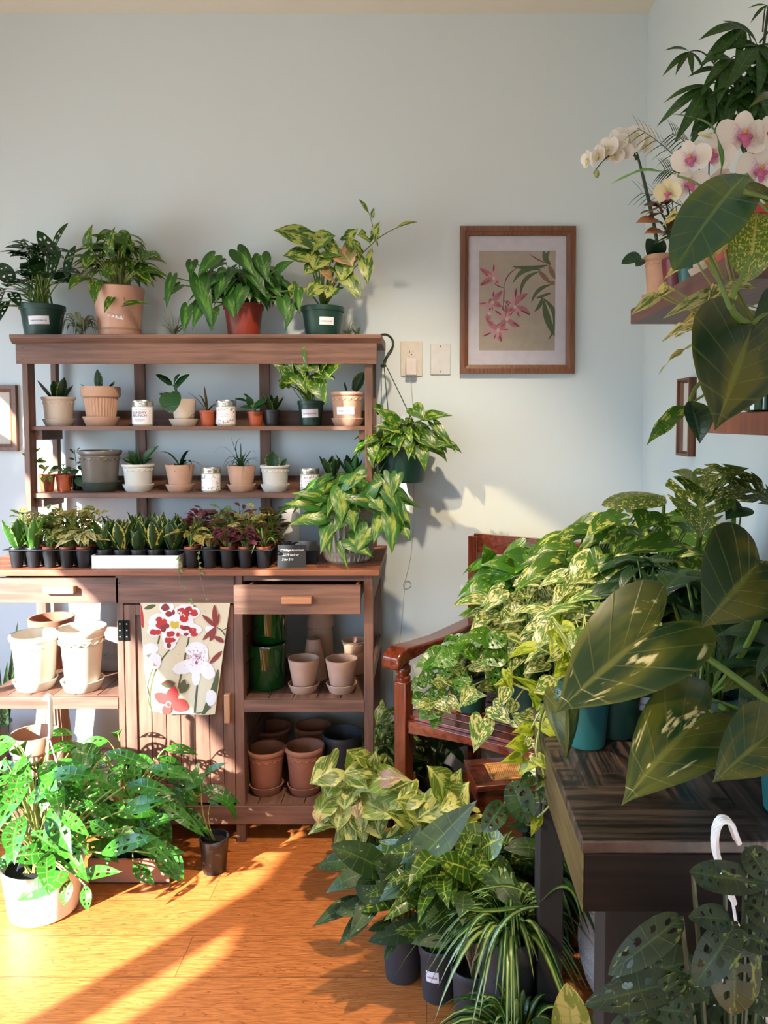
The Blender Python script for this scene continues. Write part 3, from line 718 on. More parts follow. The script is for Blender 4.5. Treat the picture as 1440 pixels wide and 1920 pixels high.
for i, (px, w, big, lab) in enumerate(((152, 30, 1, 'large curly silver-green air plant beside the dark green pot on the hutch top'), (327, 30, 0, 'spiky air plant between the pink clay pot and the red-brown pot on the hutch top'), (652, 22, 0, 'wispy air plant right of the green pot on the hutch top'), (668, 14, 2, 'small stubby air plant near the right end of the hutch top'))):
    f = Plant(); f.c = V((at(px, 620, 2.76).x, 2.76, ZH)); f.t = thing('air_plant', f.c, lab, 'air plant'); f.L, f.S = M(), M(); f.top = f.c; f.r = .01; seed(lab)
    for k in range(26 if not big else 22):
        a = k * 2.4; d = V((math.cos(a), math.sin(a) * .7, 0)); l = w * 2.76 / F * R.uniform(.9, 1.5); b = f.c + V((0, 0, .006))
        if big == 1: f.L.ribbon(b, b + d * l * .8 + V((0, 0, l * R.uniform(.8, 1.9))), b + d * l * R.uniform(.7, 1.1) + V((0, 0, R.uniform(0, .012))), .016, 0, 9, .3, .95)
        else: f.L.ribbon(b, b + d * l * .4 + V((0, 0, l * R.uniform(.2, .6))), b + d * l * R.uniform(.5, 1) + V((0, 0, l * R.uniform(.1, 1.2))), .005 if not big else .007, 0, 6, .3, .95)
    f.L.ball(f.c + V((0, 0, .006)), .009, .009, .007)
    for x in (f.L,): 
        o = build(x, 'rosette', G_AIR, f.t)
# ================================================================ upper shelf
Y1 = 2.825
def small(name, lab, px0, px1, pyt, z0, style, mat, Y=Y1, **k):
    pyb = 797 if z0 == Z1 else 922
    return potted(name, lab, 'potted plant', px0, px1, pyt, pyb, Y, z0, style, mat, **k)
f = small('potted_sansevieria', 'short sansevieria in a cream scalloped pot at the left end of the upper shelf', 80, 140, 743, Z1, 'scallop', CREAM, saucer=(58, 13))
sansev(f, 4, .09, .042, .8); fin(f, G_SANS)
f = small('potted_sansevieria', 'small sansevieria in a fluted terracotta pot with a wide saucer on the upper shelf', 155, 224, 724, Z1, 'ribbed', TERRAP, saucer=(66, 17), taper=.66)
sansev(f, 1, .085, .036, .1); sansev(f, 4, .075, .014, 2.0); fin(f, G_SANS)
def textmesh(s, size, bold=0):
    cu = bpy.data.curves.new('t', 'FONT'); cu.body = s; cu.size = size; cu.align_x = 'CENTER'; cu.resolution_u = 2; cu.offset = bold
    o = bpy.data.objects.new('t', cu); COL.objects.link(o); dg = bpy.context.evaluated_depsgraph_get()
    me = bpy.data.meshes.new_from_object(o.evaluated_get(dg)); r = ([v.co.copy() for v in me.vertices], [list(p.vertices) for p in me.polygons])
    bpy.data.objects.remove(o); bpy.data.meshes.remove(me); bpy.data.curves.remove(cu); return r
WAXM = plain('candle_glass_with_cream_wax', 'c4bfa6', .12, 0, .04, 20, coat=1)
FLORAL = plain('pink_print', 'b98a84', .6); FLORALG = plain('green_print', '7d8a78', .6)
def candle(px0, px1, pyt, z0, lab, kind):
    Y = Y1 - .02; k = Y / F; r = (px1 - px0) / 2 * k; h = ((797 if z0 == Z1 else 922) - pyt) * k; c = V((at((px0 + px1) / 2, 780, Y).x, Y, z0)); rj = r * .95
    t = thing('jar_candle', c, lab, 'candle', 'jar candles on the hutch shelves')
    m = M(); m.lathe([(rj * .9, 0), (rj * .97, .003), (rj, .008), (rj, h * .76), (rj * .9, h * .8), (rj * .9, h * .82), (0, h * .82)], c, 36); build(m, 'jar', WAXM, t)
    m = M(); m.lathe([(rj * .92, h * .78), (r, h * .78), (r * 1.01, h * .8), (r * .99, h * .84), (r * 1.01, h * .86), (r * 1.01, h * .96), (r * .97, h), (0, h)], c, 36); build(m, 'lid', SILV, t)
    m = M(); z0_, z1_ = h * .08, h * .73
    def P(u, z, e=.0006):
        a = -PI / 2 + u / rj; return c + V((math.cos(a) * (rj + e), math.sin(a) * (rj + e), z))
    U = rj * 1.25; b = len(m.v)
    for j in (0, 1):
        for i in range(17): m.v.append(P(-U + 2 * U * i / 16, z1_ if j else z0_))
    for i in range(16): m.quad([b + i, b + i + 1, b + 18 + i, b + 17 + i], 0)
    def strip(u0, u1, za, zb, mi):
        b = len(m.v)
        for j in (0, 1):
            for i in range(7): m.v.append(P(u0 + (u1 - u0) * i / 6, zb if j else za, .0011))
        for i in range(6): m.quad([b + i, b + i + 1, b + 8 + i, b + 7 + i], mi)
    def blobs(n):
        for _ in range(n):
            e = R.random(); u, z = (R.uniform(-U, U) * .9, R.choice((R.uniform(z0_ + .002, z0_ + .014), R.uniform(z1_ - .014, z1_ - .002)))) if e < .55 else (R.choice((-1, 1)) * R.uniform(.62, .92) * U, R.uniform(z0_, z1_))
            z = min(max(z, z0_ + .003), z1_ - .003); s = R.uniform(.0012, .0026); b = len(m.v); q = R.uniform(0, 3)
            for i in range(6):
                w = 2 * PI * i / 6; x, y = s * math.cos(w) * 1.6, s * math.sin(w) * .7; m.v.append(P(u + x * math.cos(q) - y * math.sin(q), z + x * math.sin(q) + y * math.cos(q), .0012))
            m.quad([b + i for i in range(6)], R.choice((2, 3)) if kind == 'pink' else 3)
    def txt(s, size, z):
        vs, fs = textmesh(s, size, .0001); b = len(m.v)
        for v in vs: m.v.append(P(v.x, z + v.y, .0012))
        for q in fs: m.quad([b + i for i in q], 1)
    if kind == 'text':
        txt('SUNDAY', .0125, h * .47); txt('BRUNCH', .0125, h * .36)
        strip(-U * .5, U * .5, h * .635, h * .65, 1); strip(-U * .4, U * .4, h * .235, h * .25, 1); strip(-U * .2, U * .2, h * .18, h * .195, 1)
        for s in (-1, 1): strip(s * U * .8 - .0003, s * U * .8 + .0003, z0_ + .004, z1_ - .004, 1)
    else: seed(lab); blobs(70); strip(-U * .4, U * .4, h * .46, h * .468, 3); strip(-U * .3, U * .3, h * .38, h * .388, 3)
    build(m, 'label', [PAPER, INKD, FLORAL, FLORALG], t)
candle(248, 288, 749, Z1, 'jar candle whose plain cream label reads SUNDAY BRUNCH', 'text')
candle(405, 443, 749, Z1, 'jar candle with a pinkish floral label between two small red pots on the upper shelf', 'pink')
candle(376, 413, 876, Z2, 'jar candle with a grey-green leafy border label at the centre of the second shelf', 'green')
candle(561, 598, 878, Z2, 'jar candle with a pinkish floral label on the second shelf right of the white pot', 'pink')
f = small('potted_peperomia', 'round-leaved peperomia leaning out of a cream pot with saucer on the upper shelf', 322, 368, 747, Z1, 'smooth', CREAM, saucer=(55, 13), taper=.72)
f.top.x -= .02
hero(f, 320, 738, 322, 775, 38, Y1 - .07, shape='round', n=(0, -1, .2))
for q in ((322, 722, 292, 702, 14), (326, 718, 338, 702, 12), (327, 730, 356, 702, 18), (312, 742, 297, 739, 7)): hero(f, q[0], q[1], q[2], q[3], q[4], Y1 - .05, shape='oval')
fin(f, G_WATER, STEM)
f = small('potted_agave_seedling', 'spidery brownish succulent in a small red pot left of a floral jar candle', 374, 404, 768, Z1, 'nursery', NORANGE)
for q in ((384, 765, 350, 735), (388, 762, 382, 722), (386, 765, 345, 792), (392, 765, 412, 760), (388, 764, 372, 740)):
    a, c = at(q[0], q[1], Y1), at(q[2], q[3], Y1 - .04); f.L.ribbon(f.top, (a + c) / 2 + V((0, 0, .018)), c, .009)
fin(f, G_COP, STEM)
f = small('potted_hoya', 'small dark-leaved cutting in a red pot left of the black pot on the upper shelf', 464, 494, 770, Z1, 'nursery', NORANGE)
for q in ((470, 760, 464, 742, 13), (476, 762, 500, 752, 16), (474, 765, 450, 764, 10), (478, 766, 492, 762, 14), (462, 752, 440, 748, 7), (470, 750, 456, 738, 6)): hero(f, q[0], q[1], q[2], q[3], q[4], Y1 - .03, shape='oval')
fin(f, G_WATER, STEM)
f = small('potted_sansevieria', 'pale striped sansevieria in a small black pot on the upper shelf', 495, 525, 767, Z1, 'nursery', NBLACK)
sansev(f, 5, .1, .028, .7); fin(f, G_SANS)
f = small('potted_pothos', 'marbled pothos in a labelled green nursery pot on the upper shelf', 558, 608, 750, Z1, 'nursery', NGREEN, stk=(.05, .5, 33, 15, .04))
bush(f, f.top + V((0, -.03, .1)), (.07, .05, .06), 12, .06, .04, lo=-.2)
for q in ((558, 692, 572, 648, 40), (545, 700, 510, 682, 34), (575, 680, 600, 700, 40), (612, 695, 645, 680, 34), (590, 715, 612, 758, 40), (560, 700, 575, 740, 34), (540, 700, 548, 672, 26), (600, 690, 618, 676, 24), (535, 725, 530, 700, 22), (590, 700, 628, 712, 22), (565, 670, 570, 710, 36), (530, 710, 555, 722, 20)):
    hero(f, q[0], q[1], q[2], q[3], q[4], Y1 - .1, n=(0, -1, .5))
for _ in range(12): f.S.bez(f.top + V((R.uniform(-.02, .02), 0, -.01)), at(R.uniform(545, 600), 735, Y1), at(R.uniform(530, 615), 705, Y1 - .07), .0016, .0012, 4, 5)
fin(f, G_GOLD, STEM)
f = small('potted_sansevieria', 'single broad sansevieria leaf in a labelled scalloped terracotta pot on the upper shelf', 619, 684, 734, Z1, 'scallop', TERRAP, saucer=(61, 14), stk=(-.05, .42, 34, 14))
b = at(665, 733, Y1); f.L.leaf(b, at(683, 697, Y1 - .02), .05, V((-.2, -1, .3)), 'sans', 0, .35); f.L.leaf(at(650, 733, Y1), at(645, 716, Y1), .008, V((0, -1, 0)), 'sans'); fin(f, G_SANS)
# ================================================================ second shelf
f = small('potted_cutting', 'leggy cutting in a small sunlit orange pot, first on the second shelf', 73, 103, 890, Z2, 'nursery', NORANGE)
f.S.bez(f.top, at(75, 885, Y1), at(50, 852, Y1 - .03), .0014, .001, 5, 7)
for q in ((55, 858, 40, 850, 9), (60, 858, 80, 838, 9), (64, 865, 92, 868, 10), (62, 862, 52, 878, 10), (72, 872, 88, 882, 9), (88, 890, 108, 882, 12), (85, 892, 80, 905, 12), (92, 893, 98, 905, 10), (58, 850, 62, 835, 8), (80, 888, 96, 872, 11), (66, 868, 84, 858, 8)): hero(f, q[0], q[1], q[2], q[3], q[4], Y1 - .05, shape='lance', stem=False)
fin(f, G_FERN, STEMP)
f = small('potted_peperomia', 'low leafy cutting in a small dark orange pot beside the large grey glazed pot', 105, 136, 890, Z2, 'nursery', NORANGE)
bush(f, f.top + V((0, 0, .02)), (.03, .03, .02), 16, .035, .015, 'lance', lo=0, drop=.2); fin(f, G_DARK)
f = small('glazed_pot', 'large grey glazed scalloped pot with a dark green saucer on the second shelf', 148, 227, 845, Z2, 'scallop', GREYP, saucer=(73, 18), smat=plain('dark_green_glaze', '3c463f', .3, 0, .1, 30, coat=.5), soil=False, taper=.76)
f.t['category'] = 'pot'
f = potted('trailing_cutting', 'thin trailing stem with small dark leaves behind the grey glazed pot', 'potted plant', 134, 158, 895, 922, 2.875, Z2, 'nursery', NBLACK)
for q in ((140, 862, 128, 860, 7), (143, 850, 150, 840, 8), (141, 872, 155, 866, 8), (143, 880, 138, 892, 14), (146, 895, 152, 912, 16), (138, 850, 130, 842, 6), (150, 872, 155, 882, 12)): hero(f, q[0], q[1], q[2], q[3], q[4], 2.8, shape='oval', stem=False)
f.S.bez(f.top, at(143, 880, 2.8), at(140, 843, 2.8), .0014, .001, 5, 7); fin(f, G_DARK, STEMD)
f = small('potted_haworthia', 'broad-leaved succulent in a white scalloped pot second from the grey pot', 230, 289, 871, Z2, 'scallop', WHITEP, saucer=(57, 13))
for q in ((262, 872, 228, 860, 14), (262, 870, 240, 845, 14), (268, 872, 298, 836, 15), (264, 872, 256, 828, 6), (272, 872, 286, 860, 8)): f.L.leaf(at(q[0], q[1], Y1), at(q[2], q[3], Y1 - .03), q[4] * .0021, V((0, -1, .6)), 'sans', .12, .4)
fin(f, G_DARK)
f = small('potted_succulent', 'three-leaved arching succulent in a plain terracotta pot with saucer on the second shelf', 311, 364, 872, Z2, 'smooth', TERRAP, saucer=(53, 13), taper=.7)
for q in ((335, 868, 300, 848, 11), (335, 868, 328, 885, 13), (340, 868, 358, 845, 8), (342, 868, 360, 870, 10), (343, 868, 378, 874, 4)):
    a, c = at(q[0], q[1], Y1), at(q[2], q[3], Y1 - .05); f.L.ribbon(f.top, (a + c) / 2 + V((0, 0, .03)), c, q[4] * .0019)
fin(f, G_WATER)
f = small('potted_grass', 'tufted grassy plant in a square-shouldered terracotta pot with saucer on the second shelf', 426, 480, 874, Z2, 'smooth', TERRAP, saucer=(53, 13), taper=.72)
grass(f, 26, .11, .004, .75, lo=.1)
for q in ((398, 860, 415, 815), (455, 820, 430, 835), (432, 816, 440, 850), (478, 850, 470, 840)):
    f.L.ribbon(f.top, at(q[2], q[3] - 8, Y1 - .03), at(q[0], q[1], Y1 - .05), .0035)
fin(f, G_GRASS)
f = small('potted_sansevieria', 'single broad sansevieria leaf in a white scalloped pot on the second shelf', 488, 544, 873, Z2, 'scallop', WHITEP, saucer=(55, 13))
b = f.top; f.L.leaf(b + V((-.008, 0, 0)), at(512, 847, Y1 - .01), .062, V((-.1, -1, .1)), 'sans', -.05, .35); f.L.leaf(b + V((.02, 0, 0)), at(537, 860, Y1), .02, V((0, -1, 0)), 'sans', 0, .3); fin(f, G_SANS)
for px, lab in ((622, 'sansevieria in a black pot half hidden by the ribbed pot\'s leaves, nearer the jar candle'), (662, 'dark sansevieria in a black pot beside the right hutch post, behind the ribbed pot\'s leaves')):
    f = small('potted_sansevieria', lab, px - 16, px + 16, 892, Z2, 'nursery', NBLACK)
    sansev(f, 6, .11, .04, .55); fin(f, G_SANS if px < 640 else G_DARK)
# ================================================================ worktop: trays
def tray(px0, px1, name, lab, ncol, nrow, Y0, hpx=36):
    X0 = at(px0, 1060, Y0).x; X1 = at(px1, 1060, Y0).x; pw = (X1 - X0) / ncol; hh = hpx * Y0 / F; r = pw * .46
    t = thing(name, ((X0 + X1) / 2, Y0 + pw * nrow / 2, ZT), lab, 'plant tray'); m = M(); cs = []
    for j in range(nrow):
        for i in range(ncol):
            c = V((X0 + pw * (i + .5), Y0 + pw * (j + .5), ZT)); cs.append(c)
            m.lathe([(r * .62, 0), (r * .68, .003), (r * .95, hh * .97), (r * 1.06, hh), (r * 1.06, hh - .0015), (r * .93, hh - .003), (r * .6, .005), (0, .005)], c, 20)
    build(m, 'cells', NBLACK, t)
    m = M(); 
    for j in range(nrow + 1):
        y = Y0 + pw * j; m.box(X0, X1, y - .004, y + .004, ZT + hh - .0015, ZT + hh + .0005)
    for i in range(ncol + 1):
        x = X0 + pw * i; m.box(x - .004, x + .004, Y0, Y0 + pw * nrow, ZT + hh - .0015, ZT + hh + .0005)
    build(m, 'rim', NBLACK, t); return cs, r, hh
def minipot(c, r, z, lab, potmat, group, kind, cat='seedling'):
    f = Plant(); f.c = c; f.t = thing('seedling_pot', c, lab, cat, group); f.r = r; f.L, f.S = M(), M(); seed(lab + str(round(c.x * 100)) + str(round(c.y * 100)))
    h = .058; build(potmesh(c + V((0, 0, z)), r, r * .75, h, 'nursery', seg=20), 'pot', potmat, f.t)
    m = M(); m.lathe([(0, h * .86), (r * .86, h * .84), (0, h * .7)], c + V((0, 0, z)), 12); build(m, 'soil', SOIL, f.t)
    f.top = c + V((0, 0, z + h * .86)); f.k = .0017
    if kind[0] == 'sans': sansev(f, R.choice((4, 5, 6)), .112, .044, .45); fin(f, kind[1])
    elif kind[0] == 'spid': grass(f, 15, .11, .011, .75, lo=.15); fin(f, kind[1])
    elif kind[0] == 'bush': bush(f, f.top + V((0, 0, .03)), (.042, .04, .045), 44, .03, .015, 'oval', lo=-.1, drop=.3, jit=.5, K=2, rows=5, sw=.0008); fin(f, kind[1])
    elif kind[0] == 'tall': bush(f, f.top + V((0, 0, .06)), (.035, .035, .06), 34, .035, .016, 'lance', lo=-.5, drop=.2, up=.4, jit=.5, K=2, rows=5, sw=.0008); fin(f, kind[1])
    elif kind[0] == 'curl': bush(f, f.top + V((0, 0, .035)), (.03, .03, .035), 14, .07, .028, 'lance', lo=-.1, drop=.8, up=.4, K=3, rows=7, wav=.1); fin(f, kind[1])
    return f
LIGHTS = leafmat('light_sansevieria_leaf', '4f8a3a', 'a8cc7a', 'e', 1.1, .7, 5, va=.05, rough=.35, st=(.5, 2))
cs, r, hh = tray(8, 166, 'plant_tray', 'black plastic cell tray at the sunny left end of the worktop', 5, 3, 2.475)
K1 = [(('sans', LIGHTS), NBLACK, 'broad-leaved sansevieria in the front left corner cell of the left tray'), (('sans', LIGHTS), NBLACK, 'pale sunlit sansevieria in the second front cell of the left tray'),
      (('bush', G_FERN), NORANGE, 'feathery green seedling in an orange pot, middle of the left tray\'s front row'), (('bush', G_TAN), NORANGE, 'olive seedling in an orange pot, fourth in the left tray\'s front row'), (('curl', G_CURL), NORANGE, 'yellow-leaved seedling drooping over the right end of the left tray')]
for i, c in enumerate(cs):
    if i < 5: minipot(c, r * .9, hh - .052 if i < 2 else hh - .05, K1[i][2], K1[i][1], 'seedlings in the left tray', K1[i][0])
    else:
        tall = i >= 10
        minipot(c, r * .9, hh - .05, 'mixed green seedling in the back row of the left tray' if tall else 'mixed green seedling in the middle row of the left tray', NORANGE, 'seedlings in the %s row of the left tray' % ('back' if tall else 'middle'), ('tall' if tall or R.random() < .5 else 'bush', (G_TAN, G_FERN)[i % 2]))
# white cardboard box with sansevierias
Y0 = 2.47; X0, X1 = at(171, 1060, Y0).x, at(336, 1060, Y0).x; hh = 26 * Y0 / F
m = M(); D = .27
m.box(X0, X1, Y0, Y0 + .003, ZT, ZT + hh); m.box(X0, X0 + .003, Y0, Y0 + D, ZT, ZT + hh); m.box(X1 - .003, X1, Y0, Y0 + D, ZT, ZT + hh); m.box(X0, X1, Y0 + D, Y0 + D + .003, ZT, ZT + hh); m.box(X0, X1, Y0, Y0 + D, ZT, ZT + .003)
build(m, 'cardboard_tray', plain('white_card', 'e4ded8', .7, 0, .05, 20), label='low white cardboard tray holding black-potted sansevierias', cat='tray', org=((X0 + X1) / 2, Y0 + D / 2, ZT), bevel=.0008)
pw = (X1 - X0 - .008) / 5
for j in range(4):
    for i in range(5):
        c = V((X0 + .004 + pw * (i + .5), Y0 + .005 + pw * (j + .5), ZT))
        lab = ('green sansevieria, first in the front row of the white tray', 'gold-edged sansevieria, second in the front row of the white tray', 'green sansevieria at the middle of the white tray\'s front row', 'gold-leaved sansevieria, fourth in the front row of the white tray', 'green sansevieria, last in the front row of the white tray')[i] if j == 0 else 'sansevieria in a black pot packed behind the front row of the white tray'
        minipot(c, pw * .46, .003, lab, NBLACK, 'sansevierias in the white tray' if j == 0 else 'sansevierias behind the front row of the white tray', ('sans', G_SANSY if (i + j) % 2 else G_SANS))
cs, r, hh = tray(338, 508, 'plant_tray', 'black plastic cell tray of purple and yellow seedlings beside the chalkboard card', 5, 4, 2.47, 37)
K2 = [(('curl', G_TAN), NORANGE, 'ivy-like tan seedling trailing over the left end of the right tray'), (('spid', G_TAN), NBLACK, 'narrow-leaved olive seedling, second in the front row of the right tray'), (('bush', G_PURP), NORANGE, 'purple seedling at the middle of the right tray\'s front row'), (('bush', G_PURP), NORANGE, 'dark purple seedling, fourth in the front row of the right tray'), (('spid', G_SPID), NORANGE, 'small spider plant in the front right corner of the right tray')]
for i, c in enumerate(cs):
    if i < 5: f = minipot(c, r * .9, hh - .05, K2[i][2], K2[i][1], 'seedlings in the right tray', K2[i][0])
    else:
        row = ('', 'second', 'third', 'back')[i // 5]
        minipot(c, r * .9, hh - .05, 'mixed seedling in the %s row of the right tray' % row, NORANGE, 'seedlings in the %s row of the right tray' % row,
                (('bush', 'tall')[(i * 7) % 3 > 0], (G_PURP, G_TAN, G_FERN, G_COP)[(i * 5 // 3) % 4]))
# trailing string from the right tray
seed('string'); m = M(); l = M()
for (x0, y0, x1, y1) in ((372, 1035, 386, 1122), (337, 1045, 340, 1100), (357, 1122, 362, 1135)):
    a, b = at(x0, y0, 2.455), at(x1, y1, 2.45); m.bez(a, (a + b) / 2 + V((-.012, 0, 0)), b, .0008, .0005, 4, 8)
    for q in range(5):
        p = a.lerp(b, q / 9); l.leaf(p, p + V((R.uniform(-.012, .012), -.004, -.008)), .01, V((0, -1, .2)), 'heart', rows=5, K=2)
    l.leaf(b, b + V((.012, 0, -.006)), .008, V((0, -1, .2)), 'lance', rows=5, K=2)
t = thing('trailing_ivy', at(372, 1035, 2.455), 'thin ivy strands dangling over the worktop edge from the right tray', 'plant'); build(m, 'strands', STEMT, t); build(l, 'foliage', G_FERN, t)
# chalkboard cards
CHALKB = plain('blackboard', '0a121c', .7, 0, .2, 30); CHK = plain('chalk', 'cfd0d4', .9)
def card(px0, px1, pyt, pyb, Y, lab, text):
    X0, X1 = at(px0, 1050, Y).x, at(px1, 1050, Y).x; h = (pyb - pyt) * Y / F; X = Matrix.Translation(((X0 + X1) / 2, Y, ZT)) @ Matrix.Rotation(.06, 4, 'Z'); w = (X1 - X0) / 2
    t = thing('chalkboard_card', ((X0 + X1) / 2, Y, ZT), lab, 'sign'); a = .02
    m = M(); m.prism([(-.0, 0), (.0015, 0), (a + .0015, h), (a, h)], -w, w, 0, X, 0); m.prism([(2 * a + .003, 0), (2 * a + .0045, 0), (a + .003, h), (a + .0015, h)], -w, w, 0, X, 0)
    build(m, 'folded_card', CHALKB, t)
    if text:
        m = M(); sl = a / h
        for s, sz, z, xo in text:
            vs, fs = textmesh(s, sz, .00012); b = len(m.v); sh = .28
            for v in vs: zz = z + v.y; m.v.append(X @ V((xo + v.x + v.y * sh, sl * zz - .0008, zz)))
            for q in fs: m.quad([b + i for i in q], 0)
        build(m, 'chalk_writing', CHK, t)
card(520, 573, 1029, 1070, 2.50, 'small folded chalkboard price card with white handwriting on the worktop', [('2" Foliage Assortment', .0085, .052, .0), ('$3.99 each or', .0095, .037, -.004), ('3 for $10', .0095, .022, -.014)])
card(530, 594, 1024, 1066, 2.56, 'blank folded chalkboard card standing behind the written one', None)
# white cylinder behind
c = V((at(546, 1020, 2.74).x, 2.74, ZT)); m = M(); rr = 18 * 2.74 / F; hh = 88 * 2.74 / F
m.lathe([(rr * .96, 0), (rr, .004), (rr, hh - .006), (rr * .9, hh), (0, hh)], c, 32); build(m, 'canister', WPL, label='plain white cylindrical canister behind the chalkboard cards', cat='canister', org=c)
# ribbed pot with large philodendron
f = potted('potted_philodendron', 'yellow-centred philodendron spilling from a grey fluted pot at the right end of the worktop', 'potted plant', 592, 712, 962, 1067, 2.62, ZT, 'ribbed', GREYC, .72, (97, 22))
bush(f, f.top + V((0, -.02, .05)), (.17, .1, .09), 56, .09, .045, lo=-.2, drop=.9, face=.8, ymax=2.9)
for q in ((605, 965, 540, 985, 46), (590, 945, 530, 945, 36), (640, 920, 640, 985, 52), (655, 950, 665, 1000, 44), (700, 940, 640, 935, 40), (690, 990, 665, 1040, 50), (720, 900, 760, 990, 44), (740, 940, 772, 985, 32), (735, 960, 735, 1040, 50), (620, 985, 600, 1040, 36), (610, 990, 620, 1045, 34), (655, 1010, 700, 1045, 46), (636, 1020, 655, 1075, 16), (700, 930, 725, 965, 50), (690, 925, 720, 900, 40), (645, 905, 690, 892, 40), (680, 880, 650, 915, 26), (755, 985, 770, 1015, 30), (715, 970, 700, 1020, 40), (650, 960, 625, 1000, 46), (600, 930, 545, 925, 30), (745, 890, 735, 935, 30)):
    hero(f, q[0], q[1], q[2], q[3], q[4] * .82, 2.48, n=(0, -1, .5), curl=.12, wav=.03)
fin(f, G_BRAS2, STEMP)
# ================================================================ hanging basket
YB_ = 2.83
f = potted('hanging_basket', 'green hanging basket of pothos hooked on the right end of the hutch top', 'hanging plant', 703, 805, 835, 903, YB_, at(755, 903, YB_).z, 'hang', NGREEN, .82)
m = M(); hk = [at(x, y, YB_ - .03) for x, y in ((709, 633), (715, 628), (726, 628), (735, 636), (737, 647), (733, 658), (726, 668), (721, 680), (719, 687))]
cp_ = [V(catm([tuple(p) for p in hk], i / 24)) for i in range(25)]
for i in range(24):
    m.tube([cp_[i], cp_[i + 1]], .0045 if i < 14 else .006, None, 6)
m.ball(at(719, 686, YB_ - .03), .012, .005, .006)
build(m, 'hook', DGR, f.t)
m = M()
for (x0, y0, x1, y1) in ((715, 688, 714, 850), (720, 688, 735, 850), (725, 688, 762, 765), (762, 765, 800, 838)): m.tube([at(x0, y0, YB_ - .03), at(x1, y1, YB_ - .03)], .0018, None, 5)
build(m, 'hanger_wire', DGR, f.t)
bush(f, f.top + V((0, -.02, .03)), (.15, .09, .1), 84, .075, .045, lo=-.45, drop=.8, face=.7, ymax=2.955)
for q in ((800, 780, 850, 780, 24), (775, 765, 800, 790, 34), (740, 790, 700, 765, 30), (805, 830, 860, 835, 26), (790, 840, 798, 885, 28), (790, 815, 830, 848, 34), (760, 820, 765, 848, 30), (735, 820, 748, 840, 26), (700, 820, 680, 835, 22), (700, 835, 700, 870, 24), (815, 795, 855, 850, 20), (712, 770, 700, 755, 20), (745, 800, 700, 800, 30), (695, 850, 700, 880, 16), (710, 888, 700, 900, 18)):
    hero(f, q[0], q[1], q[2], q[3], q[4], YB_ - .11, n=(0, -1, .6))
fin(f, G_GOLD, STEM)
# ================================================================ wall things
def plate(px0, px1, pyt, pyb, Y=YB):
    a, b = at(px0, pyb, Y), at(px1, pyt, Y); return a.x, b.x, a.z, b.z
x0, x1, z0, z1 = plate(751, 792, 640, 706)
t = thing('wall_outlet', ((x0 + x1) / 2, YB, z0), 'cream wall outlet plate with a plug-in charger, nearest the hanging basket', 'outlet')
IV = plain('ivory_plastic', 'd8cfc0', .25); WHP = plain('white_plate_plastic', 'd8d8d6', .3)
m = M(); m.box(x0, x1, YB - .006, YB, z0, z1); build(m, 'cover_plate', IV, t, .004)
cx = (x0 + x1) / 2; zc = at(771, 661, YB).z
m = M(); m.lathe([(0, 0), (.017, 0), (.017, .003), (0, .003)], (0, 0, 0), 24, None, 0, Matrix.Translation((cx, YB - .0085, zc)) @ Matrix.Rotation(-PI / 2, 4, 'X'))
for s in (-1, 1): m.box(cx + s * .0065 - .001, cx + s * .0065 + .001, YB - .0092, YB - .008, zc - .002, zc + .007, 1)
m.lathe([(0, 0), (.003, 0), (.003, .001)], (0, 0, 0), 10, None, 1, Matrix.Translation((cx, YB - .009, zc - .009)) @ Matrix.Rotation(-PI / 2, 4, 'X'))
build(m, 'socket', [IV, BLK], t)
a = plate(762, 783, 672, 704, YB - .03)
m = M(); m.box(cx - .0215, cx + .0215, YB - .036, YB - .006, a[2], a[3]); pz = a[2]; t2 = build(m, 'plug_adapter', plain('pink_white_plastic', 'dccfca', .3), bevel=.004, label='square white plug-in charger with a thin cable running down the wall', cat='charger', org=(cx, YB - .02, pz)); 
m = M(); P = [(cx, YB - .02, pz), (cx, YB - .01, pz - .04)] + [tuple(at(x, y, YB - .003)) for x, y in ((774, 760), (776, 850), (775, 950), (772, 1030), (762, 1080), (756, 1098), (762, 1104), (770, 1098), (768, 1090), (760, 1092), (758, 1110), (754, 1160), (748, 1210), (738, 1245), (735, 1300))]
m.tube([V(catm(P, i / 90)) for i in range(91)], .0011, None, 5); build(m, 'cable', plain('grey_cable', 'b8b6b2', .5), t2)
x0, x1, z0, z1 = plate(807, 845, 644, 703)
m = M(); m.box(x0, x1, YB - .006, YB, z0, z1)
b = build(m, 'blank_wall_plate', WHP, bevel=.003, label='blank white wall plate with two screws between the outlet and the framed print', cat='wall plate', org=((x0 + x1) / 2, YB, z0))
m = M()
for z in (z1 - .012, z0 + .012): m.lathe([(0, 0), (.003, 0), (.003, .0012), (0, .0012)], (0, 0, 0), 10, None, 0, Matrix.Translation(((x0 + x1) / 2, YB - .0075, z)) @ Matrix.Rotation(-PI / 2, 4, 'X'))
build(m, 'screws', plain('screw_grey', '6a6a68', .4, .6), b)
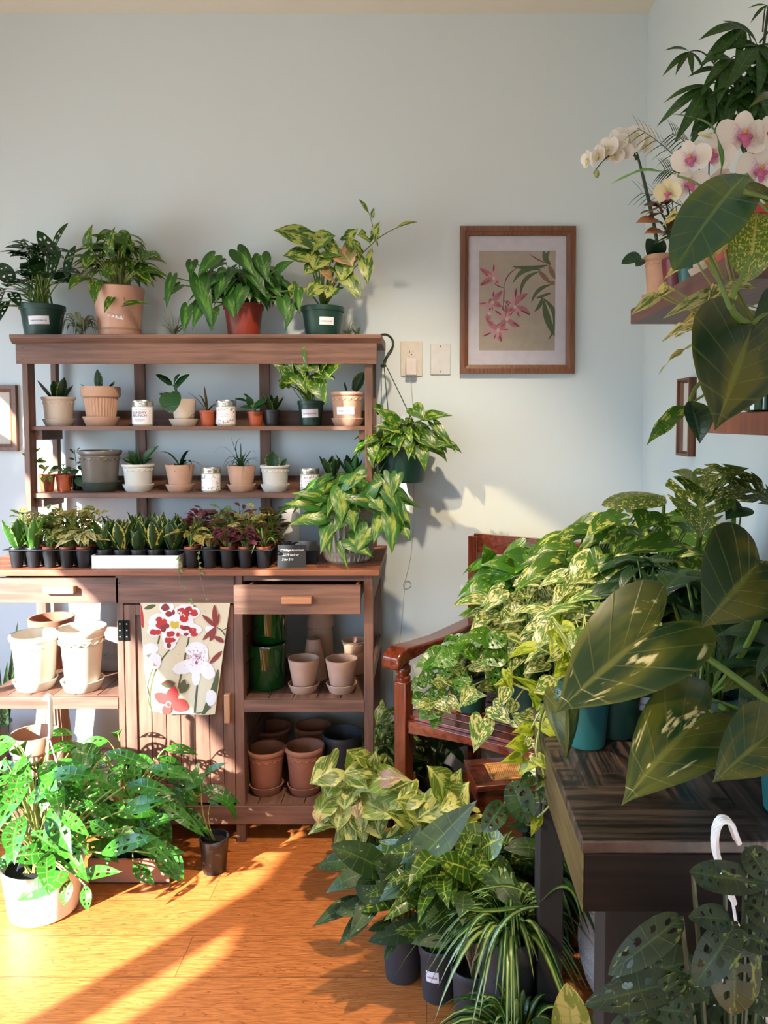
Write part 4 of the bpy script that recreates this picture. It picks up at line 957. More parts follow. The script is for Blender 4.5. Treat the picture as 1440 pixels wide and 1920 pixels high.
def frame(t, X, w, h, bw, th, mat):
    m = M(); S = [(0, 0), (0, h), (w, h), (w, 0)]
    I = [(bw, bw), (bw, h - bw), (w - bw, h - bw), (w - bw, bw)]; J = [(bw * .55, bw * .55), (bw * .55, h - bw * .55), (w - bw * .55, h - bw * .55), (w - bw * .55, bw * .55)]
    for k in range(4):
        k2 = (k + 1) % 4
        o0, o1, j0, j1, i0, i1 = S[k], S[k2], J[k], J[k2], I[k], I[k2]
        b = len(m.v)
        for p, y in ((o0, 0), (o1, 0), (o0, -th), (o1, -th), (j0, -th), (j1, -th), (j0, -th * .8), (j1, -th * .8), (i0, -th * .55), (i1, -th * .55), (i0, 0), (i1, 0)): m.v.append(X @ V((p[0], y, p[1])))
        for q in (0, 2, 4, 6, 8): m.quad([b + q, b + q + 1, b + q + 3, b + q + 2])
    return build(m, 'frame', mat, t, ang=20)
x0, x1, z0, z1 = plate(862, 1080, 424, 700, YB - .02)
t = thing('framed_print', (x0, YB, z0), 'orchid print with white mat in a brown wooden frame on the back wall', 'framed picture')
X = Matrix.Translation((x0, YB, z0)); wF, hF = x1 - x0, z1 - z0
frame(t, X, wF, hF, 16 * 2.96 / F, .024, FRW)
m = M(); m.box(.02, wF - .02, -.004, 0, .02, hF - .02, 0, X); build(m, 'mat_board', plain('mat_board', 'dcd8e2', .8), t)
def P2(px, py): q = at(px, py, YB - .006); return (q.x - x0, q.z - z0)
m = M(); pa, pb = P2(898, 657), P2(1042, 470); lay = [0]
def poly(P, mi, m=None):
    m = m or PR; lay[0] += 1; y = -.0046 - lay[0] * .000012; b = len(m.v)
    for x, z in P: m.v.append(X @ V((x, y, z)))
    m.quad([b + i for i in range(len(P))], mi)
PR = M(); PR.box(pa[0], pb[0], -.0045, -.004, pa[1], pb[1], 0, X)
def q2(cx, cy): return P2(850 + cx / 5.76, 410 + cy / 5.76)
def petal(x0_, y0_, x1_, y1_, w, mi, bend=0, e=1.0):
    a, b = V(q2(x0_, y0_)).to_2d() if 0 else V(q2(x0_, y0_) + (0,)), V(q2(x1_, y1_) + (0,)); d = b - a; nn = V((-d.y, d.x, 0)).normalized() * w * .00036; L, Rr = [], []
    bb = V((-d.y, d.x, 0)) * bend
    for i in range(11):
        s = i / 10; ww = math.sin(PI * min(1, s * .92 + .04)) ** .8; c = a + d * s + bb * 4 * s * (1 - s)
        L.append(c + nn * ww); Rr.append(c - nn * ww)
    cl = lambda p: (min(max(p.x, pa[0]), pb[0]), min(max(p.y, pa[1]), pb[1]))
    poly([cl(p) for p in L + Rr[::-1]], mi)
for q in ((1020, 500, 640, 515, 26, .06), (945, 550, 645, 690, 30, -.2), (935, 570, 725, 830, 26, -.2), (1070, 710, 845, 900, 24, -.16), (1060, 800, 890, 860, 18, 0), (960, 850, 1030, 1305, 34, .24), (960, 850, 880, 1000, 24, .1), (975, 880, 1100, 1270, 42, -.05), (1050, 500, 975, 345, 34, .1), (1000, 480, 1040, 345, 24, .1)): petal(q[0], q[1], q[2], q[3], q[4] * .85, 1, q[5])
for q in ((1030, 500, 1100, 650, 26, 0), (920, 560, 1050, 700, 26, 0), (1040, 690, 1100, 700, 22, 0)): petal(*q[:4], q[4], 5, q[5])
for q in ((700, 530, 550, 740, 5, -.15), (550, 740, 540, 960, 5, 0), (550, 745, 440, 690, 5, .1), (545, 960, 440, 950, 5, -.2), (550, 880, 610, 950, 5, 0), (1010, 480, 820, 378, 5, .05), (560, 1000, 535, 950, 6, .2), (540, 1140, 500, 1190, 6, 0)): petal(*q[:4], q[4] * 1.3, 4, q[5])
for (cx_, cy_, pts) in ((430, 640, ((440, 490), (290, 540), (490, 700), (290, 720), (340, 600), (350, 690))), (420, 900, ((440, 780), (530, 780), (280, 920), (390, 870), (420, 1000), (520, 950))), (660, 950, ((680, 750), (800, 810), (570, 880), (830, 1040), (715, 1060), (600, 1000))), (575, 1080, ((450, 990), (565, 930), (640, 1010), (715, 1165), (440, 1180), (520, 1190))), (480, 1200, ((320, 1270), (360, 1090), (600, 1200), (520, 1330), (440, 1300), (560, 1130))), (385, 1020, ((400, 960), (365, 1110)))):
    for i, (x, y) in enumerate(pts): petal(cx_, cy_, x, y, 30, 2 if i % 2 else 3, R.uniform(-.15, .15)); petal(cx_ + (x - cx_) * .45, cy_ + (y - cy_) * .45, x, y, 9, 4 if i % 3 == 0 else 6, 0)
    petal(cx_ - 14, cy_, cx_ + 22, cy_ + 8, 20, 7)
build(PR, 'print', [plain('print_ground', 'b8ab9c', .8), plain('print_green', '5c6a4a', .8), plain('print_pink', 'b87480', .8), plain('print_pale_pink', 'cc9aa0', .8), plain('print_maroon', '7a3c44', .8), plain('print_tan', '8a7058', .8), plain('print_rose', 'a85462', .8), plain('print_cream', 'd0c0b4', .8)], t)
m = M(); m.box(.03, wF - .03, -.0115, -.0095, .03, hF - .03, 0, X); build(m, 'glass', thinglass('picture_glass', (.97, .97, .97, 1), .025), t)
# frame at the left edge and the narrow one on the right wall
x0, x1, z0, z1 = plate(-110, 28, 722, 846, YB - .02); X = Matrix.Translation((x0, YB, z0)); t = thing('framed_print', (x0, YB, z0), 'light wooden frame with a pale print cut off by the left edge of the photo', 'framed picture')
frame(t, X, x1 - x0, z1 - z0, .027, .02, FRW)
m = M(); m.box(.01, x1 - x0 - .01, -.004, 0, .01, z1 - z0 - .01, 0, X); build(m, 'print', plain('pale_print', 'cfc6b8', .6, 0, .1, 10), t)
X = Matrix.Translation((XR, 2.40, 1.278)) @ Matrix.Rotation(-PI / 2, 4, 'Z'); X2 = Matrix.Translation((XR, 2.41, 1.278)) @ Matrix.Rotation(PI / 2, 4, 'Z') @ Matrix.Scale(1, 4)
t = thing('framed_print', (XR, 2.41, 1.278), 'small wooden frame on the right wall under the floating shelves', 'framed picture')
X = Matrix.Translation((XR, 2.452, 1.278)) @ Matrix.Rotation(-PI / 2, 4, 'Z')
frame(t, X, .115, .24, .014, .04, FRW)
m = M(); m.box(.01, .105, -.022, -.018, .01, .23, 0, X); build(m, 'print', plain('mat_paper', 'e0dcd4', .7), t)
# ================================================================ inside the bench
def pot(name, lab, px0, px1, pyt, pyb, Y, z0, style, mat, taper=.75, saucer=None, inv=False, group=None, smat=None, tilt=0, cat='plant pot'):
    cx = at((px0 + px1) / 2, (pyt + pyb) / 2, Y).x; k = Y / F; r = (px1 - px0) / 2 * k; h = (pyb - pyt) * k; c = V((cx, Y, z0))
    t = thing(name, c, lab, cat, group); b = V(c)
    if saucer: build(saucermesh(c, saucer[0] / 2 * k, saucer[1] * k), 'saucer', smat or mat, t); b.z += .006; h -= .006
    X = Matrix.Translation(c + V((0, 0, h))) @ Matrix.Rotation(PI, 4, 'X') if inv else None
    if tilt: X = (X or Matrix.Translation(b)) @ Matrix.Rotation(tilt, 4, 'Y')
    build(potmesh((0, 0, 0) if X else b, r, r * taper, h, style, X), 'pot', mat, t); return t
pot('terracotta_pot', 'wide cream clay pot with saucer, left of the two on the bench\'s upper left shelf', 22, 110, 1198, 1303, 2.57, ZSL, 'scallop', CHALK, .74, (80, 19))
pot('terracotta_pot', 'tall whitewashed flared clay pot with saucer on the bench\'s upper left shelf', 109, 200, 1186, 1306, 2.56, ZSL, 'flare', CHALK, .66, (79, 20))
pot('terracotta_pot', 'big grey-brown upside-down clay pot at the back of the bench\'s upper left shelf', 182, 262, 1141, 1288, 2.82, ZSL, 'scallop', GREYC, .7, None, True)
pot('terracotta_pot', 'red-brown clay bowl behind the cream pot on the bench\'s upper left shelf', 57, 140, 1190, 1285, 2.8, ZSL, 'smooth', TERRAR, .7)
pot('lattice_pot', 'upside-down fluted clay pot at the back of the bench\'s lower left shelf', 62, 138, 1330, 1462, 2.8, ZSB, 'ribbed', TERRAP, .62, None, True)
pot('lattice_pot', 'fluted terracotta pot behind the white hanging pot\'s hook, on the bench\'s lower left shelf', 22, 110, 1398, 1508, 2.6, ZSB, 'ribbed', TERRAP, .74)
pot('glazed_pot', 'glossy green cylinder pot standing on the bench\'s right shelf, lower of two stacked', 463, 538, 1226, 1311, 2.62, ZSR, 'cylinder', GREENG, .93)
k = 85 * 2.62 / F
pot('glazed_pot', 'glossy green cylinder pot stacked on top of the other green one', 472, 540, 1146, 1228, 2.64, ZSR + k, 'cylinder', GREENG, .93)
def spot(lab, *a, **k): pot('terracotta_pot', lab, *a, **k)
spot('small mottled clay pot with saucer, beside the green glazed pots', 540, 600, 1247, 1311, 2.57, ZSR, 'smooth', TERRAP, .66, (60, 16))
spot('small mottled clay pot with saucer, near the right post of the bench\'s right shelf', 610, 671, 1246, 1309, 2.57, ZSR, 'smooth', TERRAP, .66, (59, 16))
spot('tall upside-down clay pot at the back of the bench\'s right shelf, lower of two stacked', 570, 630, 1214, 1296, 2.83, ZSR, 'scallop', TERRAP, .78, None, True)
spot('upside-down clay pot stacked on another at the back of the bench\'s right shelf', 573, 628, 1177, 1237, 2.83, ZSR + 80 * 2.83 / F, 'smooth', TERRAP, .6, None, True)
spot('pale upside-down clay pot with a chipped rim, between the small pots and the stacked ones', 562, 614, 1224, 1300, 2.7, ZSR, 'smooth', TERRAP, .5, None, True)
spot('clay pot at the right back of the bench\'s right shelf, lower of two stacked', 640, 692, 1262, 1300, 2.78, ZSR, 'smooth', TERRAP, .8, None, True)
spot('clay pot at the right back of the bench\'s right shelf, upper of two stacked', 640, 690, 1240, 1264, 2.78, ZSR + 36 * 2.78 / F, 'scallop', TERRAP, .8)
spot('scalloped terracotta pot with saucer at the left front of the bench\'s bottom right shelf', 463, 537, 1424, 1509, 2.585, ZSB, 'scallop', TERRAR, .74, (66, 17))
spot('scalloped terracotta pot with saucer half behind the yellow arrowhead vine, bottom right shelf', 534, 610, 1420, 1509, 2.585, ZSB, 'scallop', TERRAR, .74, (68, 17))
spot('plain terracotta pot at the back left of the bench\'s bottom right shelf', 473, 548, 1408, 1480, 2.8, ZSB, 'scallop', TERRAR, .74)
spot('plain terracotta pot at the back centre of the bench\'s bottom right shelf', 552, 622, 1406, 1480, 2.8, ZSB, 'scallop', TERRAR, .74)
pot('plastic_pot', 'wide dark grey plastic pot at the right of the bench\'s bottom shelf', 604, 682, 1410, 1505, 2.66, ZSB, 'hang', NGREY, .8)
# snake plant standing left of the bench
f = potted('snake_plant', 'dark snake plant beyond the left end of the potting bench', 'potted plant', -60, 20, 1300, 1440, 2.8, 0, 'smooth', NBLACK, .8)
for q in ((20, 1380, 4, 1190, 12), (24, 1385, 47, 1166, 13), (10, 1385, 8, 1230, 16), (20, 1390, 28, 1240, 14), (2, 1380, -10, 1210, 14), (14, 1380, 20, 1290, 16), (26, 1395, 24, 1300, 14)): hero(f, q[0] - 14, q[1], q[2] - 14, q[3], q[4], 2.8, 2.78, 'sans', (0.2, -1, .1), 0, .4, stem=False)
fin(f, G_SNAKE)
# ================================================================ towel
def towelpt(px, py, e=0.):
    q = at(px, py, Yd - .012); u = (px - 263) / 170; v = (py - 1132) / 210
    y = Yd - .008 - .006 * v - .007 * math.sin(u * 7 + v * 1.5) * min(1, v * 2 + .1) - .003 * math.sin(u * 17 + 2) * v
    return V((q.x, y - e, q.z))
def edge(v):  # left and right edges of the cloth by height
    return 262 + 22 * v ** 1.3 * (1 if v < .9 else 1) * .9, 431 - 27 * v
m = M(); NU, NV = 28, 30
for j in range(NV + 1):
    v = j / NV; l, r = edge(v)
    for i in range(NU + 1):
        u = i / NU; py = 1131 + v * (206 + 4 * math.sin(u * 3) - 6 * (1 - u) ** 4); m.v.append(towelpt(l + (r - l) * u, py))
for j in range(NV):
    for i in range(NU): m.quad([j * (NU + 1) + i, (j + 1) * (NU + 1) + i, (j + 1) * (NU + 1) + i + 1, j * (NU + 1) + i + 1], 0)
lay2 = [0]
def tp(cx, cy): return 230 + cx / 6.0, 1110 + cy / 6.0
def tpoly(P, mi):
    lay2[0] += 1; e = .0003 + lay2[0] * .000007; b = len(m.v); c = [sum(p[0] for p in P) / len(P), sum(p[1] for p in P) / len(P)]
    def cl(p):
        x, y = tp(*p); v = min(1, max(0, (y - 1132) / 205)); l, r = edge(v); return towelpt(min(max(x, l + .5), r - .5), min(max(y, 1132), 1338), e)
    n = len(P); m.v.append(cl(c))
    for k in (.5, 1):
        for p in P: m.v.append(cl((c[0] + (p[0] - c[0]) * k, c[1] + (p[1] - c[1]) * k)))
    for i in range(n):
        j = (i + 1) % n; m.quad([b, b + 1 + j, b + 1 + i], mi); m.quad([b + 1 + i, b + 1 + j, b + 1 + n + j, b + 1 + n + i], mi)
def tblob(cx, cy, rx, ry, mi, rag=.12, n=18, rot=0):
    tpoly([(cx + (rx * math.cos(a) * math.cos(rot) - ry * math.sin(a) * math.sin(rot)) * (1 + R.uniform(-rag, rag)), cy + (rx * math.cos(a) * math.sin(rot) + ry * math.sin(a) * math.cos(rot)) * (1 + R.uniform(-rag, rag))) for a in [2 * PI * i / n for i in range(n)]], mi)
def tpet(x0, y0, x1, y1, w, mi, bend=0, seg=8, pw=.8):
    a, b = V((x0, y0, 0)), V((x1, y1, 0)); d = b - a; nn = V((-d.y, d.x, 0)); bb = nn * bend; nn = nn.normalized() * w; prev = None
    for i in range(seg + 1):
        s = i / seg; ww = max(.12, math.sin(PI * min(1, s * .9 + .05)) ** pw); c = a + d * s + bb * 4 * s * (1 - s); cur = (c + nn * ww, c - nn * ww)
        if prev: tpoly([prev[0], cur[0], cur[1], prev[1]], mi)
        prev = cur
seed('towel')
tpet(190, 130, 230, 400, 34, 1, .05); tpet(240, 190, 370, 150, 24, 3)
for q in ((610, 570, 330, 1340, 9, .14), (740, 510, 620, 1090, 11, 0), (420, 490, 400, 580, 10, 0), (345, 860, 320, 1300, 7, .1), (835, 1050, 805, 1390, 13, 0), (1000, 1290, 700, 1370, 6, -.1), (1180, 290, 1120, 430, 7, -.3), (1060, 400, 1150, 490, 7, -.1), (250, 900, 265, 1390, 7, 0), (220, 630, 300, 720, 5, 0), (800, 150, 790, 200, 16, 0)): tpet(*q[:4], q[4], 3, q[5], 12, .15)
tpet(1075, 870, 890, 1400, 38, 3, -.06, 12)
for q in ((495, 175, 75, 75), (400, 330, 100, 80), (360, 430, 75, 60), (720, 230, 130, 85), (700, 330, 90, 50), (750, 430, 120, 70), (540, 480, 90, 110), (530, 590, 60, 50), (600, 300, 110, 90)): tblob(q[0], q[1], q[2] * 1.12, q[3] * 1.12, 2, .08, 22)
for q in ((480, 175, 48, 42), (520, 250, 40, 36), (570, 230, 18, 30), (660, 220, 48, 44), (740, 210, 50, 44), (800, 240, 44, 40), (690, 300, 52, 42), (700, 250, 46, 40), (410, 310, 36, 32), (430, 370, 56, 46), (350, 450, 50, 32), (400, 450, 36, 32), (470, 340, 34, 38), (500, 380, 26, 30), (460, 410, 36, 40), (540, 470, 48, 34), (520, 540, 50, 34), (525, 600, 26, 30), (570, 540, 26, 26), (620, 480, 20, 24), (700, 410, 52, 26), (780, 440, 50, 34), (800, 480, 44, 24), (710, 480, 28, 18), (660, 390, 20, 18)): tblob(*q, 1 if R.random() < .75 else 4, .16, 14)
tpet(545, 330, 600, 410, 34, 5); tpet(620, 330, 590, 410, 26, 5)
for q in ((320, 630, 90, 60), (370, 770, 75, 95), (260, 660, 60, 50), (1000, 1180, 60, 90), (980, 420, 60, 40)): tblob(*q, 2, .1, 16)
tpet(340, 820, 390, 820, 9, 6); tpet(360, 790, 365, 830, 6, 6)
for q in ((830, 660, 130, 90, 0), (690, 850, 130, 75, -.3), (950, 880, 110, 80, .9), (820, 860, 90, 80, 0), (820, 970, 50, 85, 0), (860, 740, 110, 90, 0)): tblob(q[0], q[1], q[2], q[3], 2, .06, 22, q[4])
for _ in range(150):
    a = R.uniform(0, 6.3); d = abs(R.gauss(0, .5)); tblob(830 + math.cos(a) * d * 150, 760 + math.sin(a) * d * 105 - 30, 4.5, 5, 7, .2, 5)
tblob(825, 850, 46, 38, 8, .05); tblob(825, 800, 16, 22, 7)
for q in ((1040, 390, 1030, 150, 30), (1050, 400, 895, 260, 22), (1040, 400, 900, 540, 22), (1045, 410, 980, 550, 24), (1060, 380, 1085, 240, 14), (1140, 560, 1025, 500, 26), (1120, 660, 980, 800, 24)): tpet(*q[:4], q[4], 4)
tpet(440, 1030, 590, 1030, 44, 3); tpet(450, 1020, 580, 1020, 14, 4); tpet(650, 1140, 690, 990, 36, 3); tpet(650, 1140, 740, 1040, 28, 3); tpet(640, 1120, 705, 1010, 10, 4)
for q in ((530, 1240, 585, 1060, 62), (530, 1240, 370, 1140, 62), (540, 1240, 735, 1310, 76), (520, 1250, 480, 1385, 52), (530, 1240, 640, 1230, 50), (270, 1250, 270, 1040, 30)): tpet(*q[:4], q[4], 1 if q[0] > 300 else 9)
tblob(520, 1260, 30, 40, 9, .2); tblob(522, 1262, 20, 28, 1, .2)
m2 = m
TW = lambda n, c: plain(n, c, .9, 0, .05, 60)
t = build(m2, 'tea_towel', [TW('towel_cloth', 'c9bca0'), TW('towel_red', 'a8322f'), TW('towel_white', 'd6d2d2'), TW('towel_green', '4d5434'), TW('towel_maroon', '7c3430'), TW('towel_yellow', 'c2a83a'), TW('towel_orange', 'c8924a'), TW('towel_magenta', '9a4660'), TW('towel_pale', 'd8cfcc'), TW('towel_rose', 'cf8a7c')], label='cream tea towel printed with red, white and pink orchids, hung over the bench door', cat='towel', org=towelpt(347, 1131), ang=60)
# ================================================================ chair
TH = math.radians(-33); O = V((-.075, 2.47, 0)); XC = Matrix.Translation(O) @ Matrix.Rotation(TH, 4, 'Z')
t = thing('armchair', O, 'red-brown slatted wooden armchair against the back wall, buried under pothos', 'chair')
CW, CD = .56, .47
for s in (0, 1):
    x = s * CW; m = M(); m.box(x - .0225, x + .0225, -.0225, .0225, 0, .545, 0, XC); build(m, 'front_leg', CHV, t, .003)
    m = M(); m.lathe([(.02, 0), (.0235, .006), (.0235, .014), (.017, .02), (.0235, .028), (.025, .038), (.0235, .048), (.016, .056), (.021, .062), (.021, .072)], (x, 0, .545), 24, None, 0, XC); build(m, 'arm_turning', CHV, t)
    m = M(); m.box(x - .02, x + .02, CD - .02, CD + .02, 0, .96, 0, XC); build(m, 'back_leg', CHV, t, .003)
    m = M(); P = [(-.075, .60), (-.08, .615), (-.075, .64), (-.055, .657), (-.02, .663), (.06, .655), (.2, .645), (CD, .65), (CD, .622), (.2, .618), (.06, .62), (.02, .617), (-.03, .617), (-.045, .61), (-.055, .6)]
    m.prism(P, x - .034, x + .034, 0, XC, 0); build(m, 'armrest', wood('arm_wood%d' % s, '42160c', '7c3a22', 1, .18, 1.3, .6), t, .008, seg=3)
    m = M(); m.box(x - .012, x + .012, .02, CD - .02, .36, .42, 0, XC); build(m, 'side_rail', CH, t, .002)
m = M(); m.prism([(.0, .42), (.0, .375)] + [(CW * i / 10, .375 - .0 + .018 * math.sin(PI * i / 10)) for i in range(1, 10)] + [(CW, .375), (CW, .42)], -.012, .012, 0, XC); build(m, 'front_rail', CH, t, .002)
m = M()
for i in range(9): m.box(.02, CW - .02, .005 + i * .05, .045 + i * .05, .42, .432, 0, XC)
build(m, 'seat_slats', CH, t, .002)
m = M(); m.box(.0, CW, CD - .012, CD + .012, .9, .97, 0, XC); build(m, 'top_rail', CH, t, .003)
m = M(); m.box(0, CW, CD - .012, CD + .012, .5, .54, 0, XC); build(m, 'back_rail', CH, t, .003)
for i in range(6): m = M(); x = .07 + i * .082; m.box(x - .018, x + .018, CD - .006, CD + .006, .54, .9, 0, XC); build(m, 'back_slat', CHV, t, .002)
# cane-topped stool
zs = .395; A = onz(893, 1475, zs); XS = Matrix.Translation((A.x, A.y, 0)) @ Matrix.Rotation(math.radians(9), 4, 'Z')
t = thing('cane_stool', (A.x, A.y, 0), 'low dark red stool with a woven cane panel, in front of the armchair', 'stool')
m = M(); W_, D_ = .30, .17
for q in ((0, W_, 0, .03), (0, W_, D_ - .035, D_), (0, .055, .03, D_ - .035), (W_ - .055, W_, .03, D_ - .035)): m.box(*q, zs - .016, zs, 0, XS)
build(m, 'top_frame', CH, t, .0015)
m = M()
CANE = plain('cane', 'd49858', .6)
for i in range(34): x = .058 + i * (W_ - .116) / 33; m.tube([XS @ V((x - .006, .03, zs - .004)), XS @ V((x + .006, D_ - .036, zs - .004))], .0016, None, 4)
for i in range(15): y = .034 + i * (D_ - .072) / 14; m.tube([XS @ V((.056, y, zs - .003)), XS @ V((W_ - .056, y, zs - .003))], .0014, None, 4)
m.box(.052, W_ - .052, .029, .034, zs - .005, zs + .001, 0, XS); m.box(.052, W_ - .052, D_ - .041, D_ - .035, zs - .005, zs + .001, 0, XS); m.box(.052, .057, .03, D_ - .036, zs - .005, zs + .001, 0, XS)
build(m, 'cane_panel', CANE, t, label='woven tan cane panel')
m = M(); m.box(.006, W_ - .006, .006, .02, zs - .06, zs - .016, 0, XS); m.box(.006, .02, .006, D_ - .006, zs - .06, zs - .016, 0, XS); build(m, 'apron', CH, t)
for x in (.006, W_ - .03):
    for y in (.006, D_ - .03): m = M(); m.box(x, x + .022, y, y + .022, 0, zs - .016, 0, XS); build(m, 'leg', CHV, t, .001)
# ================================================================ dark table
TZ = .76; C0 = onz(1092, 1577, TZ); TX0, TY0, TX1, TY1 = C0.x, C0.y, .80, 1.66
t = thing('table', ((TX0 + TX1) / 2, (TY0 + TY1) / 2, 0), 'dark brown-black wooden table with a scratched top at the lower right', 'table')
def tabletop():
    n = N('scratched_table_top'); f = n.noise(n.obj((3, 60, 3)), 1.2, 6, .7); g = n.noise(n.obj((90, 4, 3)), 1.0, 5, .6); b = n.noise(n.obj((4, 4, 4)), 1.5, 3)
    k = n.mix(n.step(b, .45, .55), f, g); c = n.mix(n.step(k, .38, .68), hx('120c0a'), hx('54443a'))
    n.pbr(c, n.math('ADD', .32, n.math('MULTIPLY', f, .2)), 0, k, .4, .0012, .0); return n.m
m = M(); m.box(TX0, TX1, TY0, TY1, TZ - .02, TZ); build(m, 'table_top', tabletop(), t, .0025)
za = onz(1092, 1713, 0); ak = (at(1092, 1713, TY0).z)
m = M(); m.box(TX0 + .004, TX1, TY0 + .004, TY0 + .02, ak, TZ - .0225); build(m, 'front_apron', DK, t, .0015)
m = M(); m.box(TX0 + .001, TX0 + .019, TY0 + .02, TY1 - .02, ak, TZ - .0205); m.box(TX0 + .001, TX0 + .0035, TY0 + .003, TY0 + .02, ak, TZ - .021); build(m, 'side_apron', DK_LIT, t, .001, label='side board coloured greenish-brown as if lit')
m = M(); m.box(TX0 + .004, TX1, TY1 - .02, TY1, ak, TZ - .0205); build(m, 'back_apron', DK, t)
for x, y, w_ in ((at(1133, 1750, TY0 + .05).x, TY0 + .05, .09), (TX1 - .1, TY0 + .05, .09), (TX0 + .002, TY1 - .1, .05), (TX1 - .1, TY1 - .1, .09)):
    m = M(); m.box(x, x + w_, y, y + .07, 0, TZ - .021); build(m, 'leg', wood('leg_dark_wood', '050403', '120c0a', 2, .8, 1.5), t, .002)
# ================================================================ floating shelves
s0 = at(1182, 608, 2.31); SX = s0.x; SZ = s0.z; zt_ = at(1182, 580, 2.31).z
m = M(); m.box(SX, XR - .0, 1.574, 2.31, SZ, zt_); sh1 = build(m, 'floating_shelf', SHW, label='upper brown floating shelf on the right wall, holding orchids and red pots', cat='shelf', org=(SX, 1.95, SZ), bevel=.002)
m = M(); zl0, zl1 = 1.359, 1.403; m.box(SX + .02, XR - .0, .95, 1.80, zl0, zl1); build(m, 'floating_shelf', wood('striped_shelf_wood', '4a1c10', '8a4a30', 2, .4, .5), label='lower red-brown floating shelf on the right wall beside the large leaf', cat='shelf', org=(SX, 1.4, zl0), bevel=.002)
m = M()
for i in range(2):
    c = V((at(1410 + i * 45, 760, 1.5).x + .02, 1.5, zl1)); mm = M(); mm.lathe([(.026, 0), (.034, .004), (.034, .032), (.036, .034), (.036, .038), (.03, .04), (.03, .008), (0, .008)], c, 32, lambda a, i: 1 + .02 * math.cos(a * 16))
    build(mm, 'glass_votive', GREENG, label='green ribbed glass votive on the lower floating shelf, ' + ('nearer the large leaf' if i == 0 else 'at the photo\'s right edge'), cat='candle holder', org=c)
# ================================================================ left floor
def hanger(f, pts, wires, mat, r=.006, wr=.002):
    m = M(); P = [tuple(p) for p in pts]; L = [V(catm(P, i / 26)) for i in range(27)]
    for q in (-1, 1): m.tube([p + V((0, q * r * .9, 0)) for p in L], r * .55, None, 6)
    for i in range(1, 26, 2): m.tube([L[i] + V((0, -r, 0)), L[i + 1] + V((0, r, 0))], r * .3, None, 4)
    m.tube(L, r * .5, None, 6)
    build(m, 'hook', mat, f.t, label='white plastic hanger hook'); m = M()
    for a, b in wires: m.tube([a, b], wr, None, 5)
    build(m, 'hanger_wire', mat, f.t)
f = potted('potted_swiss_cheese_vine', 'sunlit holey-leaved vine in a white hanging pot on the floor before the bench', 'potted plant', 8, 158, 1640, 1742, 2.13, 0, 'hang', WPL, .82)
hanger(f, [at(x, y, 2.13) for x, y in ((84, 1312), (88, 1304), (94, 1312), (94, 1340), (95, 1375), (91, 1385))], [(at(91, 1380, 2.13), at(86, 1450, 2.1)), (at(91, 1380, 2.13), at(112, 1450, 2.1)), (at(91, 1380, 2.13), at(84, 1640, 2.2)), (at(86, 1450, 2.1), at(30, 1640, 2.1)), (at(112, 1450, 2.1), at(140, 1640, 2.1))], WPL, .007)
bush(f, f.top + V((.0, -.02, .17)), (.2, .16, .2), 80, .13, .05, 'lance', lo=-.6, drop=.6, hole=3, ymax=2.4, zmin=.06, face=.6, sw=.002)
H1 = ((105, 1600, 5, 1610, 38), (130, 1640, 30, 1690, 44), (20, 1540, -30, 1500, 26), (50, 1500, 110, 1480, 34), (95, 1480, 78, 1525, 26), (190, 1420, 130, 1410, 44), (160, 1400, 155, 1450, 40), (150, 1640, 230, 1635, 26), (190, 1600, 300, 1570, 36), (230, 1520, 320, 1500, 34), (110, 1520, 170, 1570, 24), (60, 1560, 115, 1600, 30), (20, 1450, 60, 1425, 26), (200, 1410, 290, 1440, 26), (240, 1470, 330, 1490, 30), (130, 1650, 120, 1700, 26), (160, 1660, 165, 1710, 22), (55, 1470, 45, 1410, 28), (10, 1420, -20, 1480, 10), (250, 1550, 345, 1640, 26), (290, 1600, 340, 1655, 26), (90, 1450, 190, 1460, 30), (170, 1540, 215, 1570, 26), (30, 1600, -20, 1640, 22), (210, 1480, 215, 1450, 30))
for q in H1: hero(f, q[0], q[1], q[2], q[3], q[4], 2.0, 1.97, 'lance', (0, -.7, .8), hole=3, rows=15, K=5, wav=.05)
fin(f, G_BRIGHT, STEMP)
f = potted('potted_swiss_cheese_vine', 'second holey-leaved vine filling the space between the white hanging pot and the bench door', 'potted plant', 190, 300, 1560, 1655, 2.36, 0, 'nursery', NGREEN, .8)
bush(f, f.top + V((.0, -.03, .1)), (.23, .14, .19), 80, .115, .042, 'lance', lo=-.5, drop=.7, hole=3, ymax=2.45, zmin=.05, face=.6, sw=.0018)
for q in ((280, 1440, 360, 1460, 26), (220, 1560, 345, 1530, 30), (250, 1590, 350, 1600, 30), (300, 1500, 385, 1570, 24), (320, 1590, 345, 1650, 24), (250, 1620, 290, 1660, 26)): hero(f, q[0], q[1], q[2], q[3], q[4], 2.2, 2.17, 'lance', (0, -.7, .8), hole=3, rows=15, K=5)
fin(f, G_BRIGHT, STEMP)
a = onz(165, 1657, 0); b = onz(318, 1657, 0)
m = M(); y1_ = a.y + .08
for q in ((a.x, b.x, a.y, a.y + .008), (a.x, b.x, y1_ - .008, y1_), (a.x, a.x + .008, a.y + .008, y1_ - .008), (b.x - .008, b.x, a.y + .008, y1_ - .008)): m.box(*q, 0, .075)
m.box(a.x, b.x, a.y, y1_, 0, .006); build(m, 'planter_box', plain('pinkish_brown_clay', 'a07866', .7, 0, .1, 20), label='low pinkish-brown box on the floor under the leafy vines', cat='box', org=((a.x + b.x) / 2, a.y, 0), bevel=.002)
f = potted('potted_cutting', 'tall single-stemmed cutting in a small black pot in front of the bench door', 'potted plant', 374, 430, 1571, 1638, 2.32, 0, 'smooth', NBLACK, .78)
